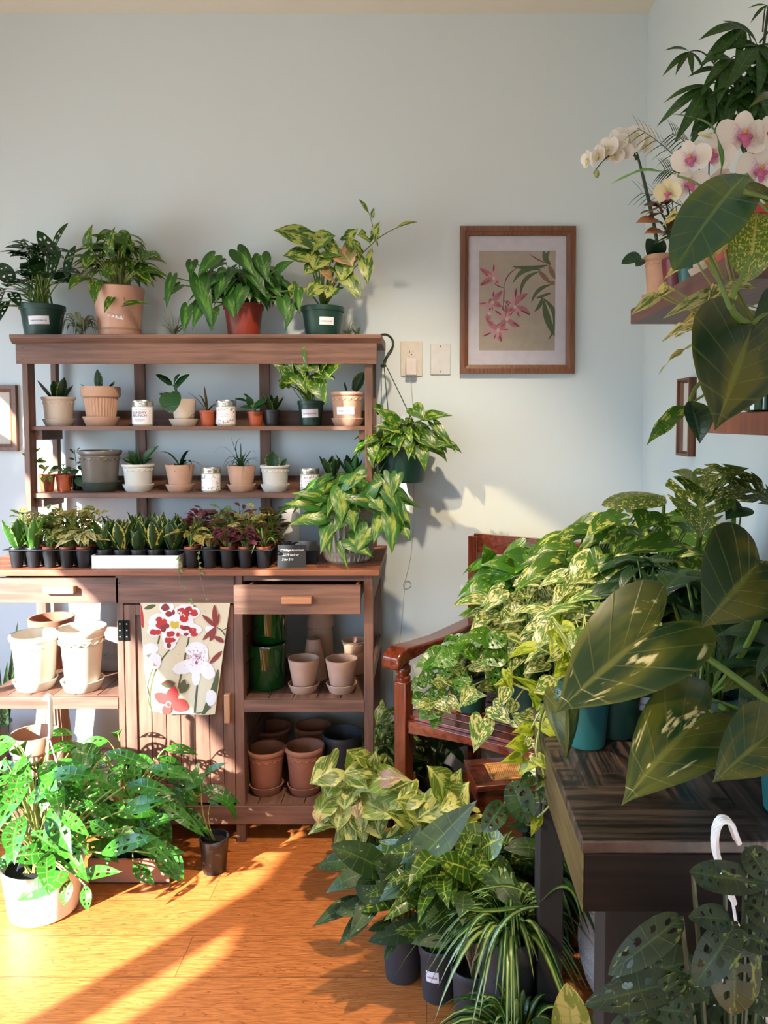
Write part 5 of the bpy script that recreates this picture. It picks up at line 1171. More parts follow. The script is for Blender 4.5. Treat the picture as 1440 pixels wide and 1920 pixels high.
f.S.bez(f.top, at(375, 1530, 2.3), at(378, 1488, 2.28), .003, .002, 6, 8); f.S.bez(at(378, 1488, 2.28), at(366, 1500, 2.27), at(360, 1478, 2.26), .002, .0015, 6, 8)
f.S.bez(f.top + V((.005, 0, 0)), at(382, 1540, 2.3), at(396, 1502, 2.28), .0016, .001, 5, 8)
hero(f, 372, 1452, 348, 1484, 38, 2.26, shape='arrow', n=(-.2, -1, .2), stem=False); hero(f, 384, 1448, 427, 1430, 12, 2.26, shape='lance', stem=False); hero(f, 362, 1478, 388, 1448, 34, 2.27, shape='heart', n=(0, -1, .2), stem=False)
hero(f, 392, 1496, 443, 1545, 20, 2.26, shape='lance', n=(.5, -.4, 1), arch=.35, stem=False); hero(f, 395, 1500, 412, 1512, 12, 2.26, stem=False)
fin(f, G_BRIGHT, STEMP)
# ================================================================ plants on the chair and behind it
def Pl(name, lab, c, r, h, style, mat, cat='potted plant', taper=.8, stk=None):
    f = Plant(); f.c = V(c); f.t = thing(name, f.c, lab, cat); f.r, f.h = r, h; f.L, f.S = M(), M(); seed(lab)
    f.pot = build(potmesh(f.c, r, r * taper, h, style), 'pot', mat, f.t); m = M(); m.lathe([(0, h * .84), (r * .5, h * .865), (r * .885, h * .85), (r * .8, h * .7), (0, h * .7)], f.c, 20); build(m, 'soil', SOIL, f.t)
    f.top = f.c + V((0, 0, h * .87)); f.k = f.c.y / F
    if stk: sticker(f.c, r, h, r, r * taper, -PI / 2 + stk[0], h * stk[1], stk[2] * f.k, stk[3] * f.k, f.t, stk[4] if len(stk) > 4 else 0)
    return f
def many(f, H, Y, dY=-.03, shape='heart', **k):
    for q in H: hero(f, q[0], q[1], q[2], q[3], q[4], q[5] if len(q) > 5 else Y, (q[5] if len(q) > 5 else Y) + dY, shape, **k)
# seat world point
sp_ = lambda x, y, z: XC @ V((x, y, z))
f = Pl('potted_pothos', 'cream-marbled pothos tumbling off the armchair seat over its front rail', sp_(.36, .2, .432), .085, .16, 'nursery', NGREEN)
CEN = at(1010, 1190, 2.28)
bush(f, CEN, (.24, .14, .16), 120, .085, .05, 'heart', lo=-.5, drop=.7, face=.9, ymax=2.6, mi=0, wav=.05)
many(f, ((1010, 1080, 960, 1100, 50), (1060, 1060, 990, 1085, 60), (990, 1195, 925, 1190, 50), (1030, 1195, 950, 1215, 56), (920, 1190, 880, 1200, 40), (960, 1130, 965, 1165, 44), (985, 1090, 990, 1130, 46), (1040, 1090, 1040, 1130, 46), (940, 1110, 905, 1150, 36), (1070, 1140, 1090, 1180, 60), (1100, 1160, 1050, 1190, 56), (950, 1230, 900, 1250, 44), (1020, 1240, 980, 1265, 40), (975, 1150, 940, 1170, 36), (1080, 1085, 1060, 1120, 40), (1010, 1130, 1000, 1170, 44)), 2.16, wav=.06, n=(0, -.8, .7))
def vine(f, P, n, l, w, mi=0, shape='heart', hole=0, r=.0025):
    P = [tuple(at(*p)) for p in P]; N_ = 30; pts = [V(catm(P, i / N_)) for i in range(N_ + 1)]
    f.S.tube(pts, r, r * .7, 5)
    for i in range(n):
        p = pts[min(N_, int((i + .7) / n * N_))]; a = R.uniform(0, 6.28)
        t = p + V((math.cos(a), -.4, math.sin(a) * .7 - .35)).normalized() * l * R.uniform(.7, 1.1); f.L.leaf(p, t, w * R.uniform(.8, 1.1), V((math.cos(a + 1) * .3, -1, .5)), shape, .1, .1, .04, 9, 4, hole, mi, curl=.1)
vine(f, [(980, 1260, 2.2), (900, 1290, 2.15), (840, 1310, 2.1), (800, 1320, 2.08)], 7, .07, .045)
vine(f, [(1000, 1270, 2.2), (960, 1330, 2.1), (990, 1380, 2.0), (1010, 1400, 1.95), (985, 1450, 1.93)], 8, .06, .04)
vine(f, [(960, 1230, 2.2), (900, 1240, 2.15), (860, 1260, 2.12), (830, 1290, 2.1)], 6, .07, .05)
many(f, ((905, 1350, 888, 1412, 50), (925, 1325, 960, 1360, 40), (880, 1290, 860, 1330, 26), (950, 1290, 935, 1330, 30), (1000, 1340, 960, 1345, 30)), 2.05, wav=.05, n=(0, -1, .3))
fin(f, G_MARB, STEMP)
f = Pl('potted_golden_pothos', 'green pothos rising in front of the armchair back, above the marbled pothos', sp_(.30, .34, .432), .075, .16, 'nursery', NGREEN)
bush(f, at(1000, 1100, 2.55), (.2, .1, .16), 90, .11, .055, 'heart', lo=-.3, drop=.5, face=.7, ymax=2.93)
many(f, ((915, 1050, 905, 1020, 36), (920, 1095, 868, 1118, 46), (900, 1150, 858, 1155, 34), (940, 1130, 930, 1170, 40), (960, 1060, 1010, 1050, 44), (930, 1080, 990, 1075, 36), (1010, 1050, 1050, 1005, 30), (970, 1060, 900, 1060, 44), (1030, 1055, 1060, 1010, 26), (985, 1045, 940, 1040, 40), (940, 1160, 895, 1185, 34), (990, 1040, 1000, 1075, 40), (940, 1195, 890, 1200, 40), (930, 1140, 900, 1175, 34), (1040, 1070, 1080, 1030, 30)), 2.42)
hero(f, 1085, 1065, 1063, 1002, 20, 2.4, 2.38, 'sans', (0, -1, .2), fold=.5); hero(f, 1100, 1060, 1115, 1020, 24, 2.4, 2.38, 'sans', (0, -1, .2), fold=.4)
fin(f, leafmat('plain_pothos_leaf', '4a8a28', 'a0b84a', 'm', .6, 0, 5, rough=.32), STEM)
f = Pl('potted_swiss_cheese_vine', 'bright holey vine spilling over the left armrest side of the armchair seat', sp_(.16, .16, .432), .06, .12, 'nursery', NGREEN)
bush(f, at(900, 1240, 2.25), (.15, .08, .09), 48, .1, .05, 'lance', lo=-.5, drop=.7, face=.7, hole=3, ymax=2.5)
many(f, ((860, 1225, 810, 1250, 40), (930, 1200, 870, 1190, 40), (900, 1230, 850, 1215, 34), (820, 1270, 780, 1275, 36), (800, 1270, 770, 1295, 30), (830, 1310, 785, 1350, 50), (835, 1290, 800, 1330, 40), (870, 1260, 860, 1300, 36), (950, 1220, 900, 1245, 50), (840, 1240, 830, 1280, 30), (885, 1290, 870, 1325, 40), (950, 1190, 905, 1215, 40), (820, 1340, 812, 1368, 24), (795, 1300, 772, 1320, 26)), 2.12, shape='lance', hole=3, n=(0, -.8, .7), wav=.04)
fin(f, leafmat('bright_vine_leaf', '4f8c2c', 'c2c47c', 'm', .62, 0, 6, rough=.3, tr=.35), STEMP)
f = Pl('potted_philodendron', 'lime-yellow philodendron at the back corner of the dark table, left of the large cream-splashed leaf', V((.31, 1.6, TZ)), .045, .09, 'nursery', NTEAL)
many(f, ((1055, 1175, 1092, 1205, 34), (1060, 1210, 1085, 1200, 26), (1060, 1250, 1035, 1275, 34), (1075, 1195, 1050, 1185, 22), (1070, 1230, 1045, 1255, 30), (1020, 1300, 955, 1265, 26), (1010, 1320, 990, 1300, 30)), 1.55, n=(0, -1, .6), wav=.05)
bush(f, f.top + V((-.02, -.0, .09)), (.09, .05, .08), 8, .06, .035, lo=-.4, drop=.6, face=.8)
vine(f, [(1030, 1310, 1.55), (1005, 1400, 1.5), (1020, 1450, 1.5), (1035, 1500, 1.48), (1000, 1540, 1.5)], 5, .05, .03)
vine(f, [(1020, 1320, 1.55), (985, 1390, 1.55), (975, 1440, 1.55)], 5, .055, .035)
vine(f, [(1010, 1300, 1.55), (960, 1280, 1.55), (950, 1255, 1.55)], 3, .04, .025)
fin(f, G_LIME, STEMP)
# holey blue-green leaves hanging in front of the stool
f = Pl('potted_monstera', 'blue-green holey monstera vine hanging down left of the dark table', V((.24 + .14, 1.52, TZ)), .05, .1, 'nursery', NGREEN)
vine(f, [(1090, 1330, 1.45), (1045, 1300, 1.3), (1012, 1360, 1.5), (1020, 1480, 1.5), (1010, 1545, 1.5), (965, 1540, 1.5)], 3, .05, .03, hole=1)
many(f, ((960, 1465, 990, 1545, 56), (985, 1480, 1000, 1530, 40), (945, 1505, 905, 1560, 44), (1000, 1455, 975, 1470, 26), (1010, 1480, 1040, 1510, 30)), 1.5, shape='oval', hole=1, n=(0, -1, .5), stem=(1010, 1520, 1.5))
many(f, ((1100, 1290, 1060, 1260, 40), (1120, 1280, 1130, 1240, 40), (1080, 1300, 1100, 1250, 36)), 1.45, shape='oval', hole=1)
fin(f, G_BIGT, STEM)
# ================================================================ table plants
f = Pl('potted_philodendron', 'huge cream-splashed philodendron in a green pot near the left edge of the dark table', V((at(1099, 1400, 1.47).x, 1.47, TZ)), .046, .11, 'nursery', NTEAL)
hero(f, 1237, 1170, 1040, 1338, 205, 1.22, 1.16, 'big', (-.25, -.9, .75), arch=.04, fold=.06, rows=18, K=7, stem=(1300, 1260, 1.25), sw=.004, curl=.05, name='leaf', mat=G_BIGC)
hero(f, 1062, 1310, 1062, 1425, 88, 1.3, 1.28, 'heart', (.35, -1, .1), fold=-.5, rows=14, K=6, stem=(1080, 1330, 1.35), sw=.003, name='leaf', mat=G_BIGC)
hero(f, 1045, 1275, 1000, 1300, 40, 1.4, 1.38, 'lance', (0, -.9, .6), name='leaf', mat=G_MARB)
bush(f, f.top + V((.05, .1, .1)), (.08, .07, .1), 16, .09, .05, lo=-.1, drop=.5)
for _ in range(12): f.S.bez(f.top + V((R.uniform(-.03, .03), R.uniform(-.02, .02), -.01)), f.top + V((R.uniform(-.04, .04), 0, .06)), f.top + V((R.uniform(-.06, .1), R.uniform(0, .1), .13)), .002, .0015, 5, 5)
fin(f, G_MARBG, STEMP)
f = Pl('potted_syngonium', 'pale-stemmed plant in a labelled dark green pot, middle of the dark table', V((at(1205, 1370, 1.58).x, 1.58, TZ)), .05, .1, 'nursery', NGREEN, stk=(-.45, .55, 52, 26, -.05))
for _ in range(26): f.S.bez(f.top + V((R.uniform(-.035, .035), R.uniform(-.03, .03), -.01)), f.top + V((R.uniform(-.04, .04), 0, .05)), f.top + V((R.uniform(-.08, .12), R.uniform(-.03, .08), R.uniform(.1, .2))), .0022, .0015, 5, 5)
bush(f, f.top + V((.04, .03, .17)), (.13, .1, .09), 60, .085, .045, 'arrow', lo=-.4, drop=.7)
fin(f, G_DARK, STEMP)
f = Pl('potted_philodendron', 'big blue-green philodendron in a teal pot, its long pointed leaf drooping over the dark table', V((at(1325, 1400, 1.40).x, 1.40, TZ)), .062, .13, 'nursery', NTEAL)
hero(f, 1330, 1335, 1158, 1505, 182, 1.2, 1.1, 'big', (-.3, -.9, .9), arch=.1, fold=.05, rows=18, K=7, stem=(1400, 1345, 1.25), sw=.004, bend=-.03, name='leaf', mat=G_BIGC)
hero(f, 1450, 1372, 1335, 1468, 130, 1.08, 1.04, 'big', (-.2, -.9, .8), rows=18, K=7, sw=.004, stem=(1480, 1360, 1.15), name='leaf', mat=G_BIG)
hero(f, 1430, 1295, 1385, 1375, 80, 1.22, 1.2, 'heart', (-.2, -.9, .4), rows=14, K=5, name='leaf', mat=G_BIG)
hero(f, 1425, 1052, 1314, 1178, 195, 1.18, 1.08, 'big', (-.1, -1, .55), arch=.06, fold=.05, rows=18, K=7, stem=(1470, 1150, 1.2), sw=.004, name='leaf', mat=G_BIG)
hero(f, 1415, 1250, 1352, 1300, 70, 1.3, 1.28, 'heart', (0, -.6, .9), rows=14, K=5, name='leaf', mat=G_BIGC)
bush(f, f.top + V((.03, .12, .1)), (.15, .1, .14), 44, .11, .07, lo=-.1, drop=.6, sw=.0025)
f.S.bez(at(1300, 1215, 1.22), at(1380, 1270, 1.2), at(1460, 1330, 1.18), .005, .006, 8, 8)
fin(f, G_BIGT, STEM)
f = Pl('potted_plant', 'teal nursery pot cut off by the photo\'s right edge on the dark table', V((at(1492, 1480, 1.21).x, 1.21, TZ)), .06, .12, 'nursery', NTEAL)
bush(f, f.top + V((.02, .05, .1)), (.08, .06, .1), 20, .1, .06, lo=0, drop=.5, sw=.002); fin(f, G_BIGT, STEM)
# ================================================================ tall plants behind the table
f = Pl('potted_monstera', 'speckled monstera with split leaves rising highest behind the dark table', V((.60, 2.1, 0)), .14, .3, 'nursery', NBLACK)
hero(f, 1313, 912, 1312, 1010, 130, 1.72, 1.68, 'heart', (-.1, -.9, .6), hole=2, stem=(1330, 1010, 1.9), sw=.005, name='leaf', mat=G_THAI)
hero(f, 1316, 908, 1405, 878, 90, 1.74, 1.72, 'heart', (0, -.5, .9), hole=2, stem=(1335, 1010, 1.9), sw=.004, name='leaf', mat=G_THAI)
hero(f, 1312, 908, 1258, 884, 66, 1.74, 1.72, 'heart', (0, -.5, .9), stem=False, name='leaf', mat=G_THAI)
hero(f, 1245, 930, 1128, 948, 80, 1.72, 1.68, 'oval', (0, -.35, 1), fold=-.25, stem=(1245, 1000, 1.9), sw=.004, name='leaf', mat=G_THAI)
hero(f, 1370, 910, 1470, 955, 120, 1.7, 1.66, 'heart', (0, -.5, .9), hole=2, stem=(1410, 1050, 1.9), sw=.005, name='leaf', mat=G_THAI)
hero(f, 1390, 950, 1360, 975, 60, 1.75, 1.74, 'heart', (0, -.5, .9), stem=(1390, 1050, 1.9), name='leaf', mat=G_BIGT)
bush(f, at(1330, 1090, 2.0), (.26, .18, .13), 60, .15, .09, lo=-.5, drop=.6, sw=.003, face=.6, ymax=2.6)
fin(f, G_DARK, STEM)
f = Pl('potted_philodendron', 'bright green yellow-tipped climbing foliage between the monstera and the marbled pothos', V((.42, 2.44, 0)), .13, .28, 'nursery', NBLACK)
bush(f, at(1200, 1040, 2.05), (.24, .16, .13), 80, .12, .06, lo=-.6, drop=.5, sw=.0025, face=.7, ymax=2.8)
many(f, ((1215, 960, 1200, 1000, 60), (1240, 970, 1255, 1005, 40), (1160, 1010, 1125, 1020, 34), (1175, 1000, 1150, 1030, 34), (1260, 1015, 1150, 1045, 50), (1160, 1060, 1110, 1100, 60), (1130, 1040, 1100, 1090, 50), (1290, 990, 1240, 985, 26), (1300, 960, 1240, 970, 26), (1270, 1035, 1340, 1040, 30), (1240, 1080, 1220, 1125, 70), (1280, 1090, 1250, 1130, 80), (1210, 1100, 1180, 1130, 60), (1290, 1050, 1300, 1090, 60), (1180, 1120, 1140, 1135, 50), (1185, 1050, 1175, 1130, 26), (1135, 1080, 1110, 1060, 44), (1200, 1000, 1150, 990, 24), (1335, 1000, 1380, 985, 24)), 1.72, n=(0, -.8, .8), wav=.05)
fin(f, leafmat('fresh_green_leaf', '4a7c26', 'c0c65c', 'm', .58, 0, 4, va=.3, rough=.33), STEM)
f = Pl('potted_marble_pothos', 'cream and green marbled plant behind the dark table\'s left corner, right of the armchair', V((.38, 2.05, 0)), .12, .26, 'nursery', NBLACK)
bush(f, at(1130, 1150, 1.85), (.16, .1, .15), 70, .09, .055, lo=-.5, drop=.6, sw=.002, face=.9)
many(f, ((1135, 1115, 1075, 1165, 60), (1150, 1170, 1070, 1160, 60), (1105, 1080, 1070, 1095, 40), (1120, 1120, 1090, 1140, 50), (1160, 1090, 1120, 1110, 44), (1140, 1140, 1120, 1180, 50)), 1.7, n=(0, -.8, .7), wav=.05)
fin(f, G_MARB, STEMP)
f = Pl('potted_plant', 'dark leafy plant in the deep shade at the back right of the dark table', V((.66, 1.86, .0)), .12, .3, 'nursery', NBLACK)
bush(f, at(1370, 1230, 1.72), (.2, .1, .18), 80, .12, .07, lo=-.8, drop=.6, sw=.002, face=.8)
for q in ((1215, 1260, 1360, 1120), ): f.S.bez(f.top, at(1250, 1250, 1.7), at(1390, 1100, 1.7), .003, .002, 5, 8)
fin(f, G_DARK, STEMD)
# ================================================================ upper shelf plants
zt2 = zt_
def shelfpot(name, lab, px, Y, rpx, hpx, style, mat, saucer=None, **k):
    kk = Y / F; c = V((at(px, 520, Y).x, Y, zt2)); r = rpx * kk
    if c.x - r < SX: c.x = SX + r + .004
    f = Plant(); f.c = c; f.t = thing(name, c, lab, 'potted plant'); b = V(c)
    if saucer: build(saucermesh(c, saucer * kk, 14 * kk), 'saucer', mat, f.t); b.z += .006
    h = hpx * kk; f.r, f.h = r, h; f.L, f.S = M(), M(); seed(lab)
    build(potmesh(b, r, r * .78, h, style), 'pot', mat, f.t); m = M(); m.lathe([(0, h * .84), (r * .885, h * .85), (r * .8, h * .7), (0, h * .7)], b, 20); build(m, 'soil', SOIL, f.t)
    f.top = b + V((0, 0, h * .87)); f.k = kk; return f
ORCW = N('orchid_petal_white')
def orchmat(name, c0, c1, th):
    n = N(name); uv = n.n('ShaderNodeUVMap', uv_map='UVMap'); su = n.n('ShaderNodeSeparateXYZ'); n.l(uv.outputs[0], su.inputs[0]); q = n.noise(uv.outputs[0], 14, 3)
    c = n.mix(n.step(n.math('ADD', su.outputs[1], n.math('MULTIPLY', n.math('SUBTRACT', q, .5), .5)), 0, th), hx(c0), hx(c1))
    p = n.n('ShaderNodeBsdfPrincipled'); n.l(c, p.inputs[0]); p.inputs['Roughness'].default_value = .55; t = n.n('ShaderNodeBsdfTranslucent'); n.l(c, t.inputs[0])
    x = n.n('ShaderNodeMixShader'); x.inputs[0].default_value = .3; n.l(p.outputs[0], x.inputs[1]); n.l(t.outputs[0], x.inputs[2]); n.l(x.outputs[0], n.out.inputs[0]); return n.m
OW = orchmat('white_orchid_petal', 'd8d4b0', 'ebe9e2', .3); OP = orchmat('pink_white_orchid_petal', 'c08aa8', 'e6e0d6', .42); OY = orchmat('cream_orchid_petal', 'c8c08a', 'dfdab4', .5)
LIP = plain('orchid_lip', 'b85c86', .5); LIPW = plain('pale_orchid_lip', 'd8cf9a', .5); LIPO = plain('orchid_throat', 'd0883a', .5)
def orchid(f, px, py, Y, s, face, pm, lm, name='flower', roll=0):
    c = at(px, py, Y); s = s * Y / F; fwd = V(face).normalized(); X = fwd.to_track_quat('Z', 'Y').to_matrix().to_4x4(); X = Matrix.Translation(c) @ X @ Matrix.Rotation(roll, 4, 'Z')
    m = M(); rt = X.to_3x3()
    for a, l, w, z in ((90, .5, .38, -.02), (215, .5, .34, -.02), (325, .5, .34, -.02), (8, .56, .62, .02), (172, .56, .62, .02)):
        a = math.radians(a); d = V((math.cos(a), math.sin(a), 0)); b = X @ (d * .04 * s + V((0, 0, z * s))); t = X @ (d * l * s * R.uniform(.92, 1.05) + V((0, 0, (z + R.uniform(.0, .12)) * s)))
        m.leaf(b, t, w * s, rt @ V((0, 0, 1)), 'petal', -.08, -.12, .03, 8, 4, 0, 0)
    for (x, y, z, r1, r2) in ((0, -.1, .1, .09, .1), (-.09, -.05, .08, .07, .06), (.09, -.05, .08, .07, .06)): m.ball(V((x * s, y * s, z * s)), r1 * s, r2 * s, .05 * s, 1, 8, X)
    m.ball(V((0, .04 * s, .1 * s)), .045 * s, .06 * s, .06 * s, 2, 8, X)
    m.leaf(X @ V((0, -.12 * s, .1 * s)), X @ V((0, -.3 * s, .12 * s)), .14 * s, rt @ V((0, 0, 1)), 'petal', .2, 0, 0, 6, 3, 0, 1)
    build(m, name, [pm, lm, LIPO if lm is LIP else LIPW], f.t, ang=80)
YO = 2.19
f = shelfpot('potted_orchid', 'white orchid with an arching spray of blooms in a scalloped clay pot', 1233, YO, 33, 82, 'scallop', TERRAP, 36)
f.S.bez(at(1238, 490, YO), at(1222, 400, YO), at(1195, 290, YO - .02), .004, .003, 8, 12)
f.S.bez(at(1193, 300, YO - .02), at(1185, 262, YO - .02), at(1160, 272, YO - .03), .003, .002, 6, 8); f.S.bez(at(1190, 292, YO - .02), at(1150, 265, YO - .03), at(1113, 325, YO - .05), .0025, .0015, 6, 10)
f.S.bez(at(1238, 490, YO), at(1230, 400, YO), at(1190, 272, YO - .01), .002, .002, 6, 10)
m = M(); m.ball(at(1119, 326, YO - .05), .007, .007, .011, 0, 10); build(m, 'bud', STEMP, f.t)
for q in ((1178, 262, 46, (-.3, -1, .2)), (1152, 268, 40, (-.5, -1, .3)), (1205, 258, 44, (.3, -1, .1)), (1136, 280, 38, (-.8, -1, .1)), (1165, 285, 36, (-.2, -.6, -.6)), (1122, 292, 30, (-1, -.7, 0)), (1190, 252, 36, (0, -1, .5)), (1103, 300, 30, (-1, -.3, -.2)), (1150, 290, 30, (-.2, -1, -.5)), (1208, 275, 30, (.5, -1, -.2))): orchid(f, q[0], q[1], YO - .04, q[2] * 1.25, q[3], OW, LIPW, roll=R.uniform(-.3, .3))
many(f, ((1225, 480, 1212, 448, 30), (1232, 480, 1245, 450, 22), (1200, 478, 1165, 495, 22), (1205, 485, 1192, 500, 18)), YO, shape='oval', n=(0, -1, .3), stem=False)
fin(f, G_WATER, STEMD)
f = shelfpot('potted_red_aglaonema', 'red-leaved aglaonema in a dark maroon pot beside the white orchid\'s clay pot', 1262, 2.02, 26, 62, 'cylinder', plain('maroon_plastic', '6a2030', .4))
many(f, ((1250, 392, 1206, 385, 28), (1240, 400, 1225, 378, 24), (1250, 385, 1262, 370, 20)), 2.0, n=(0, -.7, .8), shape='lance')
bush(f, at(1262, 410, 2.03), (.05, .05, .06), 16, .06, .03, 'lance', lo=-.3, drop=.4, ymax=2.2); 
f.L.mi = f.L.mi
for q in ((1236, 415, 1192, 418, 30), (1245, 435, 1208, 438, 26)): hero(f, q[0], q[1], q[2], q[3], q[4], 2.0, shape='lance', n=(0, -.7, .8), mi=1)
fin(f, [G_RED, G_SALM], STEMD)
f = shelfpot('potted_plant', 'small dark green square-looking pot between the maroon and white pots on the upper floating shelf', 1284, 1.90, 22, 52, 'cylinder', NTEAL)
bush(f, f.top + V((0, 0, .05)), (.04, .04, .05), 18, .05, .02, 'lance', lo=0, drop=.2); fin(f, G_COP, STEMD)
f = shelfpot('potted_palm', 'small palm with thin dark fronds in a white clay pot on the floating shelf', 1318, 1.80, 28, 72, 'smooth', CREAM, 32)
for (x0, y0, x1, y1) in ((1300, 330, 1195, 240), (1300, 400, 1200, 362), (1290, 340, 1245, 320), (1310, 300, 1260, 250), (1330, 280, 1420, 200)):
    a, b = at(x0, y0, 1.8), at(x1, y1, 1.85); f.S.bez(f.top, at(x0, y0 + 30, 1.8), a, .002, .0015, 5, 6); mid = a.lerp(b, .5) + V((0, 0, .02)); f.S.bez(a, mid, b, .0015, .0007, 4, 7)
    for i in range(9):
        t_ = .15 + i / 10; p = a * (1 - t_) ** 2 + mid * 2 * t_ * (1 - t_) + b * t_ * t_; d = (b - a).normalized()
        for s in (-1, 1): q = p + (d * .9 + V((0, 0, s * .8 - .2))).normalized() * .045; f.L.ribbon(p, (p + q) / 2 + V((0, 0, .006)), q, .005, 0, 5)
fin(f, G_DARK, STEMD)
f = shelfpot('potted_orchid', 'pink-throated cream orchid with large blooms in a red pot on the upper floating shelf', 1352, 1.74, 32, 80, 'nursery', plain('coral_red_plastic', 'c4503c', .4))
OYP = 1.5
f.S.bez(f.top, at(1310, 400, OYP), at(1360, 330, OYP), .004, .003, 6, 10); f.S.bez(at(1300, 400, OYP), at(1350, 340, OYP), at(1440, 290, OYP), .004, .003, 6, 10); f.S.bez(f.top, at(1290, 400, OYP), at(1345, 345, OYP - .02), .003, .003, 6, 10)
for q in ((1294, 298, 66, (-.3, -1, .1)), (1334, 290, 76, (-.1, -1, .15)), (1395, 255, 92, (-.1, -1, .1)), (1292, 345, 68, (-.1, -1, .2)), (1425, 320, 84, (.0, -1, 0)), (1252, 360, 46, (-.4, -.8, -.4)), (1325, 255, 34, (.2, -.2, 1)), (1440, 250, 60, (.6, -1, .1)), (1350, 330, 40, (.3, -.5, -.9))):
    orchid(f, q[0], q[1], OYP - .05, q[2], q[3], OY if q[2] in (46, 34) else OP, LIP, roll=R.uniform(-.2, .2))
bush(f, f.top, (.04, .04, .02), 4, .1, .05, 'oval', lo=0, drop=.3, sw=0); fin(f, G_DARK, STEMD)
f = shelfpot('money_tree', 'money tree with long finger-like leaflets in a red pot above the orchids', 1405, 1.655, 42, 100, 'nursery', plain('red_plastic', 'b83e34', .4))
for sx_, sy_ in ((1390, 180), (1420, 120), (1440, 20)): f.S.bez(f.top, at(1400, 330, 1.62), at(sx_, sy_, 1.6), .006, .003, 6, 8)
f.S.tube([at(1440, 60, 1.6), at(1424, 80, 1.6)], .002)
def palmate(px, py, Y, n, L, W, a0, a1, sx_=1400, sy_=200):
    c = at(px, py, Y); f.S.bez(at(sx_, sy_, Y + .03), (at(sx_, sy_, Y + .03) + c) / 2 + V((0, 0, .03)), c, .0018, .0012, 5, 7)
    for i in range(n):
        a = math.radians(a0 + (a1 - a0) * i / max(1, n - 1) + R.uniform(-8, 8)); l = L * Y / F * (1 - .35 * abs(i - (n - 1) / 2) / (n / 2 + .01)) * R.uniform(.85, 1.1)
        d = V((math.cos(a), R.uniform(-.5, .2), math.sin(a) - .15)).normalized(); f.L.leaf(c, c + d * l * 1.15, W * Y / F * l / (L * Y / F) * .85, V((0, -.8, .5)) + V((R.uniform(-.3, .3), 0, 0)), 'lance', .1, .25, .02)
for q in ((1293, 97, 5, 62, 16, 180, 300, 1345, 130), (1393, 52, 4, 110, 34, 190, 250, 1410, 90), (1325, 160, 5, 110, 26, 190, 270, 1390, 180), (1420, 85, 6, 110, 34, 150, 330, 1415, 120), (1362, 215, 6, 90, 26, 180, 330, 1400, 200), (1400, 150, 7, 95, 30, 170, 350, 1400, 170), (1350, 130, 5, 85, 24, 190, 320, 1390, 160), (1437, 10, 4, 40, 10, 170, 350, 1430, 60), (1430, 160, 7, 90, 28, 180, 360, 1410, 180), (1375, 180, 6, 80, 26, 200, 340, 1400, 210), (1340, 190, 5, 80, 24, 190, 300, 1390, 220), (1410, 220, 6, 80, 26, 190, 350, 1400, 250), (1370, 110, 5, 90, 26, 190, 300, 1410, 130), (1440, 120, 6, 90, 28, 150, 300, 1430, 150)): palmate(q[0], q[1], 1.6, *q[2:])
fin(f, G_PACH, STEMD)
# lower floating shelf: the plants whose big leaves hang into view
f = Pl('potted_philodendron', 'very large dark philodendron leaves hanging over the lower floating shelf at the photo\'s right', V((.70, 1.22, zl1)), .07, .14, 'nursery', NGREEN)
hero(f, 1412, 608, 1340, 808, 200, 1.16, 1.06, 'big', (-.25, -1, .35), arch=.05, fold=.06, rows=18, K=7, stem=(1440, 560, 1.2), sw=.004, curl=.05, name='leaf', mat=G_BIG)
hero(f, 1292, 752, 1312, 832, 66, 1.22, 1.2, 'lance', (.2, -1, 0), fold=.5, stem=(1330, 640, 1.25), sw=.003, name='leaf', mat=G_BIGT)
hero(f, 1398, 328, 1262, 508, 116, 1.16, 1.08, 'oval', (-.3, -1, .3), arch=.08, fold=-.15, rows=16, K=6, stem=(1460, 400, 1.2), sw=.004, name='leaf', mat=leafmat('smooth_grey_green_leaf', '2c5a44', 'b89a6a', 'm', .7, 0, 4, two='56702c', vw=.2, vein='7a9a5c', va=.35, rough=.25, tr=.2))
hero(f, 1400, 345, 1455, 385, 30, 1.12, 1.1, 'oval', (0, -1, .4), name='leaf', mat=G_BIG)
hero(f, 1470, 190, 1402, 205, 46, 1.3, 1.28, 'heart', (0, -.6, .8), arch=.2, name='leaf', mat=G_BIG)
hero(f, 1420, 400, 1400, 530, 90, 1.2, 1.18, 'oval', (-.3, -1, .2), wav=.08, name='leaf', mat=leafmat('mottled_yellow_green_leaf', '5a8420', 'c8c464', 'm', .56, 0, 22, vein='c8c070', va=.5, vk=12))
hero(f, 1460, 560, 1400, 640, 60, 1.26, 1.24, 'heart', (0, -1, .3), name='leaf', mat=G_BIGT)
hero(f, 1350, 330, 1255, 215, 26, 1.35, 1.3, 'lance', (.3, -.6, 1), arch=.25, wav=.3, name='leaf', mat=G_BRIGHT, sw=.002, stem=(1400, 330, 1.3))
hero(f, 1270, 330, 1142, 348, 20, 1.4, 1.36, 'lance', (0, -.5, 1), arch=.12, wav=.2, name='leaf', mat=G_BRIGHT, sw=.002, stem=(1340, 340, 1.35))
hero(f, 1290, 760, 1212, 835, 34, 1.25, 1.22, 'lance', (-.4, -1, .6), arch=.1, wav=.3, name='leaf', mat=G_GOLD)
for a, b in (((1318, 450, 1.15), (1370, 580, 1.15)), ((1408, 480, 1.12), (1372, 560, 1.12)), ((1440, 372, 1.1), (1395, 360, 1.1))): f.S.bez(at(*a), (at(*a) + at(*b)) / 2, at(*b), .003, .004, 6, 6)
f.S.bez(at(1370, 570, 1.15), at(1375, 640, 1.17), f.top, .005, .005, 6, 8)
bush(f, f.top + V((0, .05, .05)), (.06, .06, .1), 14, .1, .06, lo=0, drop=.5); fin(f, G_BIGT, STEM)
